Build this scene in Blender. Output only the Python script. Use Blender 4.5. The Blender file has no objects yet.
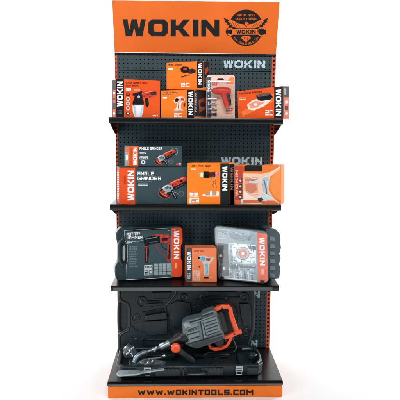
import bpy, bmesh, math, random
from mathutils import Vector, Matrix, noise
random.seed(7)
S = bpy.context.scene
COL = S.collection

# ------------------------------------------------------------------ camera numbers (metres; floor z = 0)
FPX, PITCH, YAW, ROLL = 554.65, .1218, -.0304, -.0069
CAM = Vector((-.0738, -3.5178, 1.5151))
def ray(px, py):
    u = (px-200)/FPX; v = (200-py)/FPX
    c, s = math.cos(ROLL), math.sin(ROLL); x = c*u+s*v; z2 = -s*u+c*v
    c, s = math.cos(PITCH), math.sin(PITCH); y = c+s*z2; z = -s+c*z2
    c, s = math.cos(YAW), math.sin(YAW)
    return Vector((c*x-s*y, s*x+c*y, z))
def at(px, py, Y):
    r = ray(px, py); return CAM + r*((Y-CAM.y)/r.y)
def atz(px, py, Z):
    r = ray(px, py); return CAM + r*((Z-CAM.z)/r.z)
def atx(px, Y, Z):
    """x of the point at depth Y and height Z that stands in column px"""
    a, b = -2.0, 2.0
    F = ray(200, 200).normalized(); R = (ray(201, 200)-ray(200, 200)).normalized()
    for _ in range(40):
        m = (a+b)/2; d = Vector((m, Y, Z))-CAM
        if 200+FPX*d.dot(R)/d.dot(F) < px: a = m
        else: b = m
    return a

# ------------------------------------------------------------------ materials
def lin(c):
    return tuple(((v/255)/12.92 if v/255 <= .04045 else ((v/255+.055)/1.055)**2.4) for v in c)
MATS = {}
def mat(name, rgb, rough=.5, metal=0, coat=0, var=.06, scale=40, bump=0, bscale=200, spec=.5):
    if name in MATS: return MATS[name]
    m = bpy.data.materials.new(name); m.use_nodes = True
    nt = m.node_tree; b = nt.nodes['Principled BSDF']
    c = lin(rgb)
    tc = nt.nodes.new('ShaderNodeTexCoord')
    n = nt.nodes.new('ShaderNodeTexNoise'); n.inputs['Scale'].default_value = scale; n.inputs['Detail'].default_value = 5
    nt.links.new(tc.outputs['Object'], n.inputs['Vector'])
    r = nt.nodes.new('ShaderNodeValToRGB')
    r.color_ramp.elements[0].position = .3; r.color_ramp.elements[1].position = .7
    r.color_ramp.elements[0].color = (*[v*(1-var) for v in c], 1); r.color_ramp.elements[1].color = (*[min(1, v*(1+var)) for v in c], 1)
    nt.links.new(n.outputs['Fac'], r.inputs['Fac']); nt.links.new(r.outputs['Color'], b.inputs['Base Color'])
    mr = nt.nodes.new('ShaderNodeMapRange')
    mr.inputs['To Min'].default_value = max(.02, rough-.07); mr.inputs['To Max'].default_value = min(1, rough+.07)
    nt.links.new(n.outputs['Fac'], mr.inputs['Value']); nt.links.new(mr.outputs['Result'], b.inputs['Roughness'])
    b.inputs['Metallic'].default_value = metal; b.inputs['Coat Weight'].default_value = coat
    b.inputs['Coat Roughness'].default_value = .12; b.inputs['Specular IOR Level'].default_value = spec
    if bump:
        n2 = nt.nodes.new('ShaderNodeTexNoise'); n2.inputs['Scale'].default_value = bscale; n2.inputs['Detail'].default_value = 3
        nt.links.new(tc.outputs['Object'], n2.inputs['Vector'])
        bp = nt.nodes.new('ShaderNodeBump'); bp.inputs['Strength'].default_value = bump; bp.inputs['Distance'].default_value = .002
        nt.links.new(n2.outputs['Fac'], bp.inputs['Height']); nt.links.new(bp.outputs['Normal'], b.inputs['Normal'])
    MATS[name] = m
    return m
def film(name, tint=(1, 1, 1), gloss=.12, rough=.08, haze=0, bump=.6, bscale=18, gcol=(1, 1, 1)):
    """thin clear plastic: see-through, with a glossy skin and a little haze"""
    if name in MATS: return MATS[name]
    m = bpy.data.materials.new(name); m.use_nodes = True; nt = m.node_tree
    for n in list(nt.nodes): nt.nodes.remove(n)
    o = nt.nodes.new('ShaderNodeOutputMaterial'); t = nt.nodes.new('ShaderNodeBsdfTransparent'); t.inputs['Color'].default_value = (*tint, 1)
    g = nt.nodes.new('ShaderNodeBsdfGlossy'); g.inputs['Roughness'].default_value = rough; g.inputs['Color'].default_value = (*gcol, 1)
    d = nt.nodes.new('ShaderNodeBsdfDiffuse'); d.inputs['Color'].default_value = (.75, .83, .87, 1)
    tc = nt.nodes.new('ShaderNodeTexCoord'); n = nt.nodes.new('ShaderNodeTexNoise'); n.inputs['Scale'].default_value = bscale; n.inputs['Detail'].default_value = 2
    nt.links.new(tc.outputs['Object'], n.inputs['Vector'])
    bp = nt.nodes.new('ShaderNodeBump'); bp.inputs['Strength'].default_value = bump; bp.inputs['Distance'].default_value = .01
    nt.links.new(n.outputs['Fac'], bp.inputs['Height']); nt.links.new(bp.outputs['Normal'], g.inputs['Normal'])
    m1 = nt.nodes.new('ShaderNodeMixShader'); m1.inputs['Fac'].default_value = haze
    nt.links.new(t.outputs[0], m1.inputs[1]); nt.links.new(d.outputs[0], m1.inputs[2])
    fr = nt.nodes.new('ShaderNodeFresnel'); fr.inputs['IOR'].default_value = 1.45; nt.links.new(bp.outputs['Normal'], fr.inputs['Normal'])
    ad = nt.nodes.new('ShaderNodeMath'); ad.operation = 'ADD'; ad.inputs[1].default_value = gloss; ad.use_clamp = True
    nt.links.new(fr.outputs[0], ad.inputs[0])
    m2 = nt.nodes.new('ShaderNodeMixShader'); ge = nt.nodes.new('ShaderNodeNewGeometry'); iv = nt.nodes.new('ShaderNodeMath'); iv.operation = 'SUBTRACT'; iv.inputs[0].default_value = 1
    nt.links.new(ge.outputs['Backfacing'], iv.inputs[1]); mu = nt.nodes.new('ShaderNodeMath'); mu.operation = 'MULTIPLY'
    nt.links.new(ad.outputs[0], mu.inputs[0]); nt.links.new(iv.outputs[0], mu.inputs[1]); nt.links.new(mu.outputs[0], m2.inputs['Fac'])
    nt.links.new(m1.outputs[0], m2.inputs[1]); nt.links.new(g.outputs[0], m2.inputs[2]); nt.links.new(m2.outputs[0], o.inputs['Surface'])
    MATS[name] = m
    return m
def ink(rgb, rough=.5):
    return mat('ink_%d_%d_%d' % rgb, rgb, rough, coat=0, var=.04, spec=.04)

PEG = mat('pegboard_paint', (42, 63, 69), .45, spec=.35, var=.07, scale=12, bump=.1)
BLACK = mat('black_powder_coat', (8, 9, 11), .24, var=.15, scale=60, bump=.05, bscale=400, spec=.5)
VOID = mat('dark_cavity', (12, 13, 15), .9)
ORANGE = mat('orange_steel', (232, 116, 36), .5, var=.06, scale=9, spec=.2)
SIGN = mat('orange_sign_print', (228, 109, 38), .5, var=.06, scale=4, spec=.2)
SLOTO = mat('orange_post_paint', (190, 76, 38), .45, var=.12, scale=30)
PRINTK = mat('black_print', (25, 29, 32), .5, spec=.2)
PALE = mat('pale_blue_print', (186, 216, 226), .5, var=.12, scale=90)
WHITE = mat('white_print', (236, 238, 238), .4)
CHROME = mat('chrome', (176, 188, 196), .36, metal=.9, var=.08)
STEEL = mat('brushed_steel', (180, 188, 192), .28, metal=1, var=.15)
CASE = mat('black_blow_moulded_plastic', (22, 34, 38), .3, var=.15, scale=50, bump=.35, bscale=260)
CASE2 = mat('dark_teal_case_plastic', (38, 54, 60), .3, var=.12, scale=40, bump=.2)
GREY = mat('grey_tool_casting', (98, 112, 115), .36, metal=.2, var=.12, scale=45, bump=.25, bscale=160)
GREY2 = mat('dark_grey_rubber', (52, 56, 60), .55, var=.12)
TOOLO = mat('orange_tool_plastic', (232, 84, 38), .33, coat=.2, var=.06)
TOOLK = mat('black_tool_plastic', (22, 24, 26), .35, var=.15)
CLEAR = film('clear_blister')
MILKY = film('hazy_clear_lid', haze=.05, gloss=.004, rough=.17, bump=.45, bscale=8)
BAG = film('crumpled_poly_bag', tint=(.93, .96, .98), haze=.05, gloss=.0, rough=.2, bump=.35, bscale=30)
SMOKE = film('smoked_case_cover', tint=(.9, .95, .97), haze=.03, gloss=.03, rough=.12, bump=.5, bscale=14)

# ------------------------------------------------------------------ object helpers
def link(name, bm, mats, parent=None, smooth=False, bevel=0, seg=2, angle=35):
    me = bpy.data.meshes.new(name)
    if bm: 
        bm.normal_update(); bm.to_mesh(me); bm.free()
    for m in (mats if isinstance(mats, (list, tuple)) else [mats]): me.materials.append(m)
    o = bpy.data.objects.new(name, me); COL.objects.link(o)
    if parent:
        o.parent = parent
        w = parent.matrix_world if parent.parent is None else None
        o.matrix_parent_inverse = ROOTINV(parent)
    if smooth:
        for p in me.polygons: p.use_smooth = True
        try: me.set_sharp_from_angle(angle=math.radians(angle))
        except Exception: pass
    if bevel:
        b = o.modifiers.new('bevel', 'BEVEL'); b.width = bevel; b.segments = seg; b.limit_method = 'ANGLE'; b.angle_limit = math.radians(40)
        b.harden_normals = False
    return o
def worldloc(o):
    v = Vector((0, 0, 0))
    while o: v += o.location + (o.matrix_parent_inverse.translation if o.parent else Vector((0, 0, 0))); o = o.parent
    return v
def ROOTINV(parent): return Matrix.Translation(-worldloc(parent))
def thing(name, loc, label, cat, group=None):
    o = bpy.data.objects.new(name, None); o.empty_display_size = .05; COL.objects.link(o)
    o.location = loc; o['label'] = label; o['category'] = cat
    if group: o['group'] = group
    return o
def tag(o, label, cat):
    o['label'] = label; o['category'] = cat; return o
def box(bm, a, b, mi=0):
    (x0, y0, z0), (x1, y1, z1) = a, b
    v = [bm.verts.new(p) for p in ((x0,y0,z0),(x1,y0,z0),(x1,y1,z0),(x0,y1,z0),(x0,y0,z1),(x1,y0,z1),(x1,y1,z1),(x0,y1,z1))]
    for f in ((0,3,2,1),(4,5,6,7),(0,1,5,4),(1,2,6,5),(2,3,7,6),(3,0,4,7)):
        bm.faces.new([v[i] for i in f]).material_index = mi
def prism(bm, pts, vec, mi=0):
    """closed solid: polygon pts (Vectors) pushed along vec"""
    n = len(pts)
    a = [bm.verts.new(p) for p in pts]; b = [bm.verts.new(p+vec) for p in pts]
    fs = [bm.faces.new(a), bm.faces.new(b[::-1])]
    for i in range(n): fs.append(bm.faces.new((a[i], b[i], b[(i+1) % n], a[(i+1) % n])))
    for f in fs: f.material_index = mi
    bmesh.ops.recalc_face_normals(bm, faces=fs)
def tube(bm, pts, rad, n=14, mi=0, flat=1.0):
    pts = [Vector(p) for p in pts]
    if not isinstance(rad, (list, tuple)): rad = [rad]*len(pts)
    rings = []; up = None
    for i, p in enumerate(pts):
        d = (pts[min(i+1, len(pts)-1)]-pts[max(i-1, 0)])
        if d.length < 1e-9: d = Vector((0, 0, 1))
        d.normalize()
        if up is None: up = Vector((0, 1, 0)) if abs(d.y) < .9 else Vector((1, 0, 0))
        s = d.cross(up).normalized(); up2 = s.cross(d).normalized(); up = up2
        rings.append([bm.verts.new(p+(s*math.cos(t)+up2*flat*math.sin(t))*rad[i]) for t in [2*math.pi*k/n for k in range(n)]])
    fs = []
    for a, b in zip(rings, rings[1:]):
        for k in range(n): fs.append(bm.faces.new((a[k], a[(k+1) % n], b[(k+1) % n], b[k])))
    fs.append(bm.faces.new(rings[0][::-1])); fs.append(bm.faces.new(rings[-1]))
    for f in fs: f.material_index = mi
    bmesh.ops.recalc_face_normals(bm, faces=fs)
def lathe(bm, a, b, prof, n=20, mi=0):
    """prof: list of (t along a->b, radius)"""
    a, b = Vector(a), Vector(b); d = (b-a).normalized()
    up = Vector((0, 1, 0)) if abs(d.y) < .9 else Vector((1, 0, 0)); s = d.cross(up).normalized(); u = s.cross(d)
    rings = [[bm.verts.new(a+(b-a)*t+(s*math.cos(q)+u*math.sin(q))*r) for q in [2*math.pi*k/n for k in range(n)]] for t, r in prof]
    fs = []
    for p, q in zip(rings, rings[1:]):
        for k in range(n): fs.append(bm.faces.new((p[k], p[(k+1) % n], q[(k+1) % n], q[k])))
    fs.append(bm.faces.new(rings[0][::-1])); fs.append(bm.faces.new(rings[-1]))
    for f in fs: f.material_index = mi
    bmesh.ops.recalc_face_normals(bm, faces=fs)
def smoothpath(pts, k=6):
    pts = [Vector(p) for p in pts]; out = []
    for i in range(len(pts)-1):
        p0 = pts[max(i-1, 0)]; p1 = pts[i]; p2 = pts[i+1]; p3 = pts[min(i+2, len(pts)-1)]
        for j in range(k):
            t = j/k
            out.append(.5*((2*p1)+(p2-p0)*t+(2*p0-5*p1+4*p2-p3)*t*t+(3*p1-p0-3*p2+p3)*t**3))
    out.append(pts[-1]); return out

# ------------------------------------------------------------------ lettering
def rring():
    o = [(.18,0),(.82,0),(1,.2),(1,.8),(.82,1),(.18,1),(0,.8),(0,.2)]
    i = [(.34,.27),(.66,.27),(.73,.34),(.73,.66),(.66,.73),(.34,.73),(.27,.66),(.27,.34)]
    return [[o[k], o[(k+1) % 8], i[(k+1) % 8], i[k]] for k in range(8)]
GLY = [
 (0, .24, [[(0,1),(.21,1),(.29,.38),(.39,1),(.61,1),(.71,.38),(.79,1),(1,1),(.86,0),(.59,0),(.50,.52),(.41,0),(.14,0)]]),
 (.266, .468, rring()),
 (.497, .70, [[(0,0),(.26,0),(.26,.36),(.40,.36),(.66,0),(1,0),(.62,.5),(1,1),(.66,1),(.40,.64),(.26,.64),(.26,1),(0,1)]]),
 (.727, .785, [[(0,0),(1,0),(1,1),(0,1)]]),
 (.814, 1.0, [[(0,0),(.27,0),(.27,.55),(.73,0),(1,0),(1,1),(.73,1),(.73,.45),(.27,1),(0,1)]])]
def wordmark():
    return [[(x0+(x1-x0)*x, y) for x, y in p] for x0, x1, ps in GLY for p in ps]
_ = None
STROKES = {  # square technical capitals: bars between grid points (x 0-1, y 0-1)
 'A': [(0,0,0,1),(0,1,1,1),(1,1,1,0),(0,.45,1,.45)], 'B': [(0,0,0,1),(0,1,.9,1),(.9,1,.9,.5),(0,.5,1,.5),(1,.5,1,0),(1,0,0,0)],
 'C': [(1,1,0,1),(0,1,0,0),(0,0,1,0)], 'D': [(0,0,0,1),(0,1,.85,1),(.85,1,1,.85),(1,.85,1,.15),(1,.15,.85,0),(.85,0,0,0)],
 'E': [(1,1,0,1),(0,1,0,0),(0,0,1,0),(0,.5,.85,.5)], 'F': [(1,1,0,1),(0,1,0,0),(0,.5,.85,.5)],
 'G': [(1,1,0,1),(0,1,0,0),(0,0,1,0),(1,0,1,.5),(1,.5,.55,.5)], 'H': [(0,0,0,1),(1,0,1,1),(0,.5,1,.5)], 'I': [(.5,0,.5,1)],
 'J': [(1,1,1,0),(1,0,0,0),(0,0,0,.3)], 'K': [(0,0,0,1),(0,.5,.35,.5),(.35,.5,1,1),(.35,.5,1,0)], 'L': [(0,1,0,0),(0,0,1,0)],
 'M': [(0,0,0,1),(0,1,.5,.45),(.5,.45,1,1),(1,1,1,0)], 'N': [(0,0,0,1),(0,1,1,0),(1,0,1,1)], 'O': [(0,0,0,1),(0,1,1,1),(1,1,1,0),(1,0,0,0)],
 'P': [(0,0,0,1),(0,1,1,1),(1,1,1,.45),(1,.45,0,.45)], 'Q': [(0,0,0,1),(0,1,1,1),(1,1,1,0),(1,0,0,0),(.6,.3,1.1,-.1)],
 'R': [(0,0,0,1),(0,1,1,1),(1,1,1,.5),(1,.5,0,.5),(.5,.5,1,0)], 'S': [(1,1,0,1),(0,1,0,.5),(0,.5,1,.5),(1,.5,1,0),(1,0,0,0)],
 'T': [(0,1,1,1),(.5,1,.5,0)], 'U': [(0,1,0,0),(0,0,1,0),(1,0,1,1)], 'V': [(0,1,.5,0),(.5,0,1,1)],
 'W': [(0,1,.25,0),(.25,0,.5,.8),(.5,.8,.75,0),(.75,0,1,1)], 'X': [(0,0,1,1),(0,1,1,0)], 'Y': [(0,1,.5,.45),(1,1,.5,.45),(.5,.45,.5,0)],
 'Z': [(0,1,1,1),(1,1,0,0),(0,0,1,0)], '0': [(0,0,0,1),(0,1,1,1),(1,1,1,0),(1,0,0,0)], '1': [(.5,0,.5,1)], '2': [(0,1,1,1),(1,1,1,.5),(1,.5,0,.5),(0,.5,0,0),(0,0,1,0)],
 '5': [(1,1,0,1),(0,1,0,.5),(0,.5,1,.5),(1,.5,1,0),(1,0,0,0)], '6': [(1,1,0,1),(0,1,0,0),(0,0,1,0),(1,0,1,.5),(1,.5,0,.5)],
 '8': [(0,0,0,1),(0,1,1,1),(1,1,1,0),(1,0,0,0),(0,.5,1,.5)], '.': [(.5,0,.5,.02)]}
def textpolys(s_, bold=.20):
    """words in the square capitals, as quads in a 0-1 box; each bar carries a tiny lift so bars never share a plane"""
    quads = []; x = 0; t = bold
    for ch in s_:
        if ch == ' ': x += .7; continue
        w = {'I': .0, '1': .0, '.': .0, 'W': 1.15, 'M': 1.0}.get(ch, .72)
        for k, (a, b, c, d) in enumerate(STROKES[ch]):
            if w == 0: a = c = 0
            a, c = x+t/2+a*w, x+t/2+c*w; b, d = t/2+b*(1-t), t/2+d*(1-t)
            l = math.hypot(c-a, d-b) or 1e-6; ux, uy = (c-a)/l*t/2, (d-b)/l*t/2
            if abs(ux) > .01 and abs(uy) > .01: e = .35
            else: e = 1
            quads.append(([(a-ux*e-uy, b-uy*e+ux), (a-ux*e+uy, b-uy*e-ux), (c+ux*e+uy, d+uy*e-ux), (c+ux*e-uy, d+uy*e+ux)], (k % 4)*.12))
        x += w+t+.20
    W_ = x-.20
    return [[(u/W_, v) for u, v in q_]+[('lift', k_)] for q_, k_ in quads]

def inside(p, poly):
    c = False
    for (x0, y0), (x1, y1) in zip(poly, poly[1:]+poly[:1]):
        if (y0 > p[1]) != (y1 > p[1]) and p[0] < (x1-x0)*(p[1]-y0)/(y1-y0)+x0: c = not c
    return c
class Art:
    """flat printing on one face: outlines in photo units dropped on the face's own plane"""
    def __init__(s, p, n):
        s.p, s.n = Vector(p), Vector(n).normalized()
        if s.n.dot(CAM-s.p) < 0: s.n = -s.n
        s.new()
    def new(s): s.bm = bmesh.new(); s.mats = []; s.log = []; return s
    def pt(s, q, lay=1):
        r = ray(q[0], q[1]); t = (s.p-CAM).dot(s.n)/r.dot(s.n)
        return CAM + r*t + s.n*(.00035*lay)
    def mi(s, m):
        if isinstance(m, tuple): m = ink(m)
        if m not in s.mats: s.mats.append(m)
        return s.mats.index(m)
    def poly(s, pts, m, lay=1):
        s.log.append((pts, m, lay))
        f = s.bm.faces.new([s.bm.verts.new(s.pt(q, lay)) for q in pts]); f.normal_update()
        if f.normal.dot(s.n) < 0: f.normal_flip()
        f.material_index = s.mi(m)
    def rect(s, x0, y0, x1, y1, m, lay=1, sh=0):
        s.poly([(x0, y0), (x1, y0+sh), (x1, y1+sh), (x0, y1)], m, lay)
    def disc(s, x, y, r, m, lay=1, ry=None, n=24):
        ry = ry or r; s.poly([(x+r*math.cos(2*math.pi*k/n), y+ry*math.sin(2*math.pi*k/n)) for k in range(n)], m, lay)
    def ring(s, x, y, r, w, m, lay=1, ry=None, n=28, a0=0, a1=360):
        ry = ry or r
        for k in range(n):
            a, b = [math.radians(a0+(a1-a0)*q/n) for q in (k, k+1)]
            s.poly([(x+r*math.cos(a), y+ry*math.sin(a)), (x+r*math.cos(b), y+ry*math.sin(b)), (x+(r-w)*math.cos(b), y+(ry-w)*math.sin(b)), (x+(r-w)*math.cos(a), y+(ry-w)*math.sin(a))], m, lay)
    def line(s, pts, w, m, lay=1):
        for (x0, y0), (x1, y1) in zip(pts, pts[1:]):
            l = math.hypot(x1-x0, y1-y0) or 1; dx, dy = -(y1-y0)/l*w/2, (x1-x0)/l*w/2
            s.poly([(x0+dx, y0+dy), (x1+dx, y1+dy), (x1-dx, y1-dy), (x0-dx, y0-dy)], m, lay)
    def put(s, polys, quad, m, lay=2):
        """quad: photo points of text's lower-left, lower-right, upper-right, upper-left"""
        a, b, c, d = quad
        for p in polys:
            up = 0
            if p[-1][0] == 'lift': up = p[-1][1]; p = p[:-1]
            s.poly([(a[0]*(1-u)*(1-v)+b[0]*u*(1-v)+c[0]*u*v+d[0]*(1-u)*v, a[1]*(1-u)*(1-v)+b[1]*u*(1-v)+c[1]*u*v+d[1]*(1-u)*v) for u, v in p], m, lay+up)
    def word(s, x0, y0, x1, y1, m, way=0, lay=2, sh=0, t=None):
        ps = textpolys(t) if t else wordmark()
        if way == 0: q = [(x0, y1), (x1, y1+sh), (x1, y0+sh), (x0, y0)]
        elif way == 1: q = [(x1, y1), (x1+sh, y0), (x0+sh, y0), (x0, y1)]        # reads upward
        else: q = [(x0, y0), (x0+sh, y1), (x1+sh, y1), (x1, y0)]                 # reads downward
        s.put(ps, q, m, lay)
    def greek(s, x0, y0, x1, y1, m, rows=2, lay=2, sh=0):
        """rows of print too small to read: broken dashes"""
        h = (y1-y0)/rows
        for r in range(rows):
            x = x0; end = x1-(random.random()*.25*(x1-x0) if r else 0)
            while x < end-.2:
                w = random.uniform(.5, 1.7); e = min(x+w, end)
                s.rect(x, y0+r*h, e, y0+r*h+h*.6, m, lay, 0); x = e+.35
    def grain(s):
        """printed product photographs: small darker and lighter marks inside every patch of the picture"""
        for pts, m, lay in list(s.log):
            c = m if isinstance(m, tuple) else (40, 44, 48)
            xs = [p[0] for p in pts]; ys = [p[1] for p in pts]; A_ = abs(sum(pts[i-1][0]*pts[i][1]-pts[i][0]*pts[i-1][1] for i in range(len(pts))))/2
            if A_ < 1.5 or sum(c) > 640: continue
            i0 = max(range(len(pts)), key=lambda i: math.dist(pts[i-1], pts[i])); an = math.atan2(pts[i0][1]-pts[i0-1][1], pts[i0][0]-pts[i0-1][0])
            for _ in range(min(90, int(A_*1.5))):
                x, y = random.uniform(min(xs), max(xs)), random.uniform(min(ys), max(ys))
                a = an+random.choice((0, 0, 0, math.pi/2))+random.uniform(-.15, .15); l = random.uniform(.3, 1.1); w = random.uniform(.12, .3)
                P4 = [(x-math.cos(a)*l, y-math.sin(a)*l), (x+math.cos(a)*l, y+math.sin(a)*l)]
                if not all(inside(p, pts) for p in P4): continue
                k = random.choice((.6, .72, .82, .88, 1.15, 1.3) if sum(c) < 480 else (.86, .9, .94, 1.06)); col = tuple(int(min(250, v*k+(10 if k > 1 else 0))/8)*8 for v in c)
                dx, dy = -math.sin(a)*w, math.cos(a)*w
                s.poly([(P4[0][0]-dx, P4[0][1]-dy), (P4[1][0]-dx, P4[1][1]-dy), (P4[1][0]+dx, P4[1][1]+dy), (P4[0][0]+dx, P4[0][1]+dy)], col, lay+.25+random.random()*.6)
    def done(s, name, parent):
        if name in ('product_picture', 'tools_under_lid'): s.grain()
        o = link(name, s.bm, s.mats, parent); s.new(); return o

# ------------------------------------------------------------------ cartons
def plane_pt(px, py, p, n):
    r = ray(px, py); return CAM + r*((Vector(p)-CAM).dot(n)/r.dot(n))
class Carton:
    """a printed carton: front face from its four corners, a depth, and the column where its far edge shows"""
    def __init__(s, name, label, z, Y0, Y1, l, r, tl, tr, depth, back, side, material, cat='product box', lean=0, group=None, bevel=.0015):
        bl = Vector((atx(l, Y0, z), Y0, z)); br = Vector((atx(r, Y1, z), Y1, z))
        n = (br-bl).cross(Vector((0, lean, 1))).normalized()
        TL = plane_pt(*tl, bl, n); TR = plane_pt(*tr, bl, n)
        if side == 'right': bx = atx(back, Y1+depth, z)-br.x
        else: bx = atx(back, Y0+depth, z)-bl.x
        vec = Vector((bx, depth, 0))
        s.front = (bl, br, TR, TL); s.vec = vec
        s.root = thing(name, ((bl+br)/2+vec/2), label, cat, group); s.root.location.z = z
        bm = bmesh.new(); prism(bm, [bl, br, TR, TL], vec)
        s.body = link('carton', bm, material, s.root, bevel=.0022)
        s.F = Art(bl, n)
        sn = vec.cross(Vector((0, 0, 1)))
        if side == 'right': sn = vec.cross(TR-br); s.Sd = Art(br, sn)
        else: sn = vec.cross(TL-bl); s.Sd = Art(bl, sn)

ORA = (238, 124, 36); ORA2 = (222, 88, 30); TEAL = (44, 62, 68); WH = (238, 240, 240); KK = (28, 32, 36); RED = (196, 62, 44); SIL = (176, 190, 198); GRY = (110, 118, 122); PINK = (226, 150, 128)
PHOTOGRAPHIC = None

# ------------------------------------------------------------------ the setting
def setting():
    wm = mat('white_studio_paint', (245, 245, 245), .8, var=.01, scale=3)
    bm = bmesh.new()
    box(bm, (-9, -9, -.1), (9, 3.0, 0)); o = link('floor', bm, wm); o['kind'] = 'structure'
    bm = bmesh.new()
    prof = [(3.0, .0)]+[(3.0+1.0*math.sin(t), 1.0-math.cos(t)) for t in [math.pi/2*k/12 for k in range(1, 13)]]+[(4.0, 7)]
    a = [bm.verts.new((-9, y, z)) for y, z in prof]; b = [bm.verts.new((9, y, z)) for y, z in prof]
    for i in range(len(prof)-1): bm.faces.new((a[i], b[i], b[i+1], a[i+1]))
    o = link('backdrop', bm, wm, smooth=True); o['kind'] = 'structure'
setting()

# ------------------------------------------------------------------ the display stand
Z1, Z2, Z3, ZD = 1.5955, 1.0920, .6050, .0950
stand = thing('display_stand', (0, -.15, 0), 'tall black and orange pegboard display stand with three shelves, header sign and base', 'display stand')
def perforated(bm, x0, x1, z0, z1, y, pitch, r, hexn=8, rect=None):
    nx = max(1, round((x1-x0)/pitch)); nz = max(1, round((z1-z0)/pitch)); dx = (x1-x0)/nx; dz = (z1-z0)/nz
    for i in range(nx):
        for j in range(nz):
            cx = x0+(i+.5)*dx; cz = z0+(j+.5)*dz; hx, hz = dx/2, dz/2
            sq = [(hx, 0), (hx, hz), (0, hz), (-hx, hz), (-hx, 0), (-hx, -hz), (0, -hz), (hx, -hz)]
            if rect: inn = [(rect[0]*a, rect[1]*b) for a, b in ((1, 0), (1, 1), (0, 1), (-1, 1), (-1, 0), (-1, -1), (0, -1), (1, -1))]
            else: inn = [(r*math.cos(math.pi/4*k), r*math.sin(math.pi/4*k)) for k in range(8)]
            A = [bm.verts.new((cx+a, y, cz+b)) for a, b in sq]; B = [bm.verts.new((cx+a, y, cz+b)) for a, b in inn]; D = [bm.verts.new((cx+a, y+.0035, cz+b)) for a, b in inn]
            for k in range(8):
                m = (k+1) % 8
                bm.faces.new((A[k], B[k], B[m], A[m])); bm.faces.new((B[k], D[k], D[m], B[m]))
# pegboard panels, one above the other
PX0, PX1 = -.484, .474
edges = [.10, .172, .602, 1.032, 1.462, 1.892, 2.0]
panels = []
for a, b in zip(edges, edges[1:]):
    bm = bmesh.new(); g = .0016
    perforated(bm, PX0, PX1, a+g, b-g, 0, .0258, .0042)
    # folded rims top and bottom and a dark sheet close behind the holes
    for z in (a+g, b-g):
        v = [bm.verts.new(p) for p in ((PX0, 0, z), (PX1, 0, z), (PX1, .012, z), (PX0, .012, z))]; bm.faces.new(v)
    box(bm, (PX0, .010, a+g), (PX1, .0125, b-g), 1)
    bmesh.ops.remove_doubles(bm, verts=bm.verts, dist=.00005)
    panels.append(link('pegboard_panel', bm, [PEG, VOID], stand))
# lettering painted on the board, dark discs over it paint the shade in the holes
def board_word(panel, x0, x1, z0, z1):
    bm = bmesh.new()
    for p in wordmark():
        f = bm.faces.new([bm.verts.new((x0+(x1-x0)*u, -.0006, z0+(z1-z0)*v)) for u, v in p]); f.normal_update()
        if f.normal.y > 0: f.normal_flip()
    i = list(panels).index(panel); a, b = edges[i]+.0016, edges[i+1]-.0016
    nx = round((PX1-PX0)/.0258); nz = max(1, round((b-a)/.0258)); dx = (PX1-PX0)/nx; dz = (b-a)/nz
    for k in range(nx):
        for j in range(nz):
            cx = PX0+(k+.5)*dx; cz = a+(j+.5)*dz
            if x0-.004 < cx < x1+.004 and z0-.004 < cz < z1+.004:
                f = bm.faces.new([bm.verts.new((cx+.0036*math.cos(t), -.0011, cz+.0036*math.sin(t))) for t in [-math.pi/4*q for q in range(8)]]); f.material_index = 1
                f.normal_update()
                if f.normal.y > 0: f.normal_flip()
    link('lettering', bm, [PALE, VOID], panel)
board_word(panels[5], .172, .434, 1.913, 1.961)
board_word(panels[3], .166, .428, 1.311, 1.359)
board_word(panels[1], .168, .430, .440, .494)
board_word(panels[0], .166, .420, .106, .152)
# uprights
for sx in (-1, 1):
    bm = bmesh.new()
    xa, xb = (-.5, -.4845) if sx < 0 else (.4745, .5)
    perforated(bm, xa, xb, .0, 1.998, -.001, .0262, 0, rect=((xb-xa)*.22, .0068))
    box(bm, (xa, .006, 0), (xb, .045, 1.998), 1)
    for x in (xa, xb):
        v = [bm.verts.new(p) for p in ((x, -.001, 0), (x, .0455, 0), (x, .0455, 1.998), (x, -.001, 1.998))]; bm.faces.new(v)
    bmesh.ops.remove_doubles(bm, verts=bm.verts, dist=.00005)
    link('upright_post', bm, [SLOTO, VOID], stand)
bm = bmesh.new(); box(bm, (-.4842, .016, 0), (.4742, .04, 1.99)); link('back_frame', bm, BLACK, stand)
# shelves
def shelf(z):
    bm = bmesh.new()
    prof = [(-.002, z-.0005), (-.292, z-.0005), (-.297, z+.0012), (-.301, z-.001), (-.3025, z-.006), (-.3025, z-.027), (-.300, z-.0315), (-.294, z-.033), (-.290, z-.033), (-.290, z-.018), (-.002, z-.018)]
    prism(bm, [Vector((-.5015, y, q)) for y, q in prof], Vector((1.003, 0, 0)))
    s = link('shelf', bm, BLACK, stand, smooth=True, angle=30)
    for sx in (-1, 1):
        bm = bmesh.new()
        pr = [(-.003, z-.0185), (-.289, z-.0185), (-.289, z-.032), (-.24, z-.040), (-.15, z-.066), (-.05, z-.092), (-.003, z-.096)]
        prism(bm, [Vector((sx*.5005, y, q)) for y, q in pr], Vector((-sx*.003, 0, 0)))
        link('shelf_bracket', bm, BLACK, s)
    return s
for z in (Z1, Z2, Z3): shelf(z)
LIP_SHEEN = mat('satin_grey_lip_sheen', (96, 102, 103), .3, metal=.85, var=.12, scale=3)  # added grey strips imitating the gloss on the shelf and base lips
bm = bmesh.new(); box(bm, (-.487, -.3042, Z3-.0275), (.462, -.3022, Z3-.0068)); link('lip_sheen_strip', bm, LIP_SHEEN, stand, bevel=.0008)
bm = bmesh.new(); box(bm, (-.4985, -.4970, ZD-.0205), (.4985, -.4940, ZD-.0095)); link('lip_sheen_strip', bm, LIP_SHEEN, stand, bevel=.0012)
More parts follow.
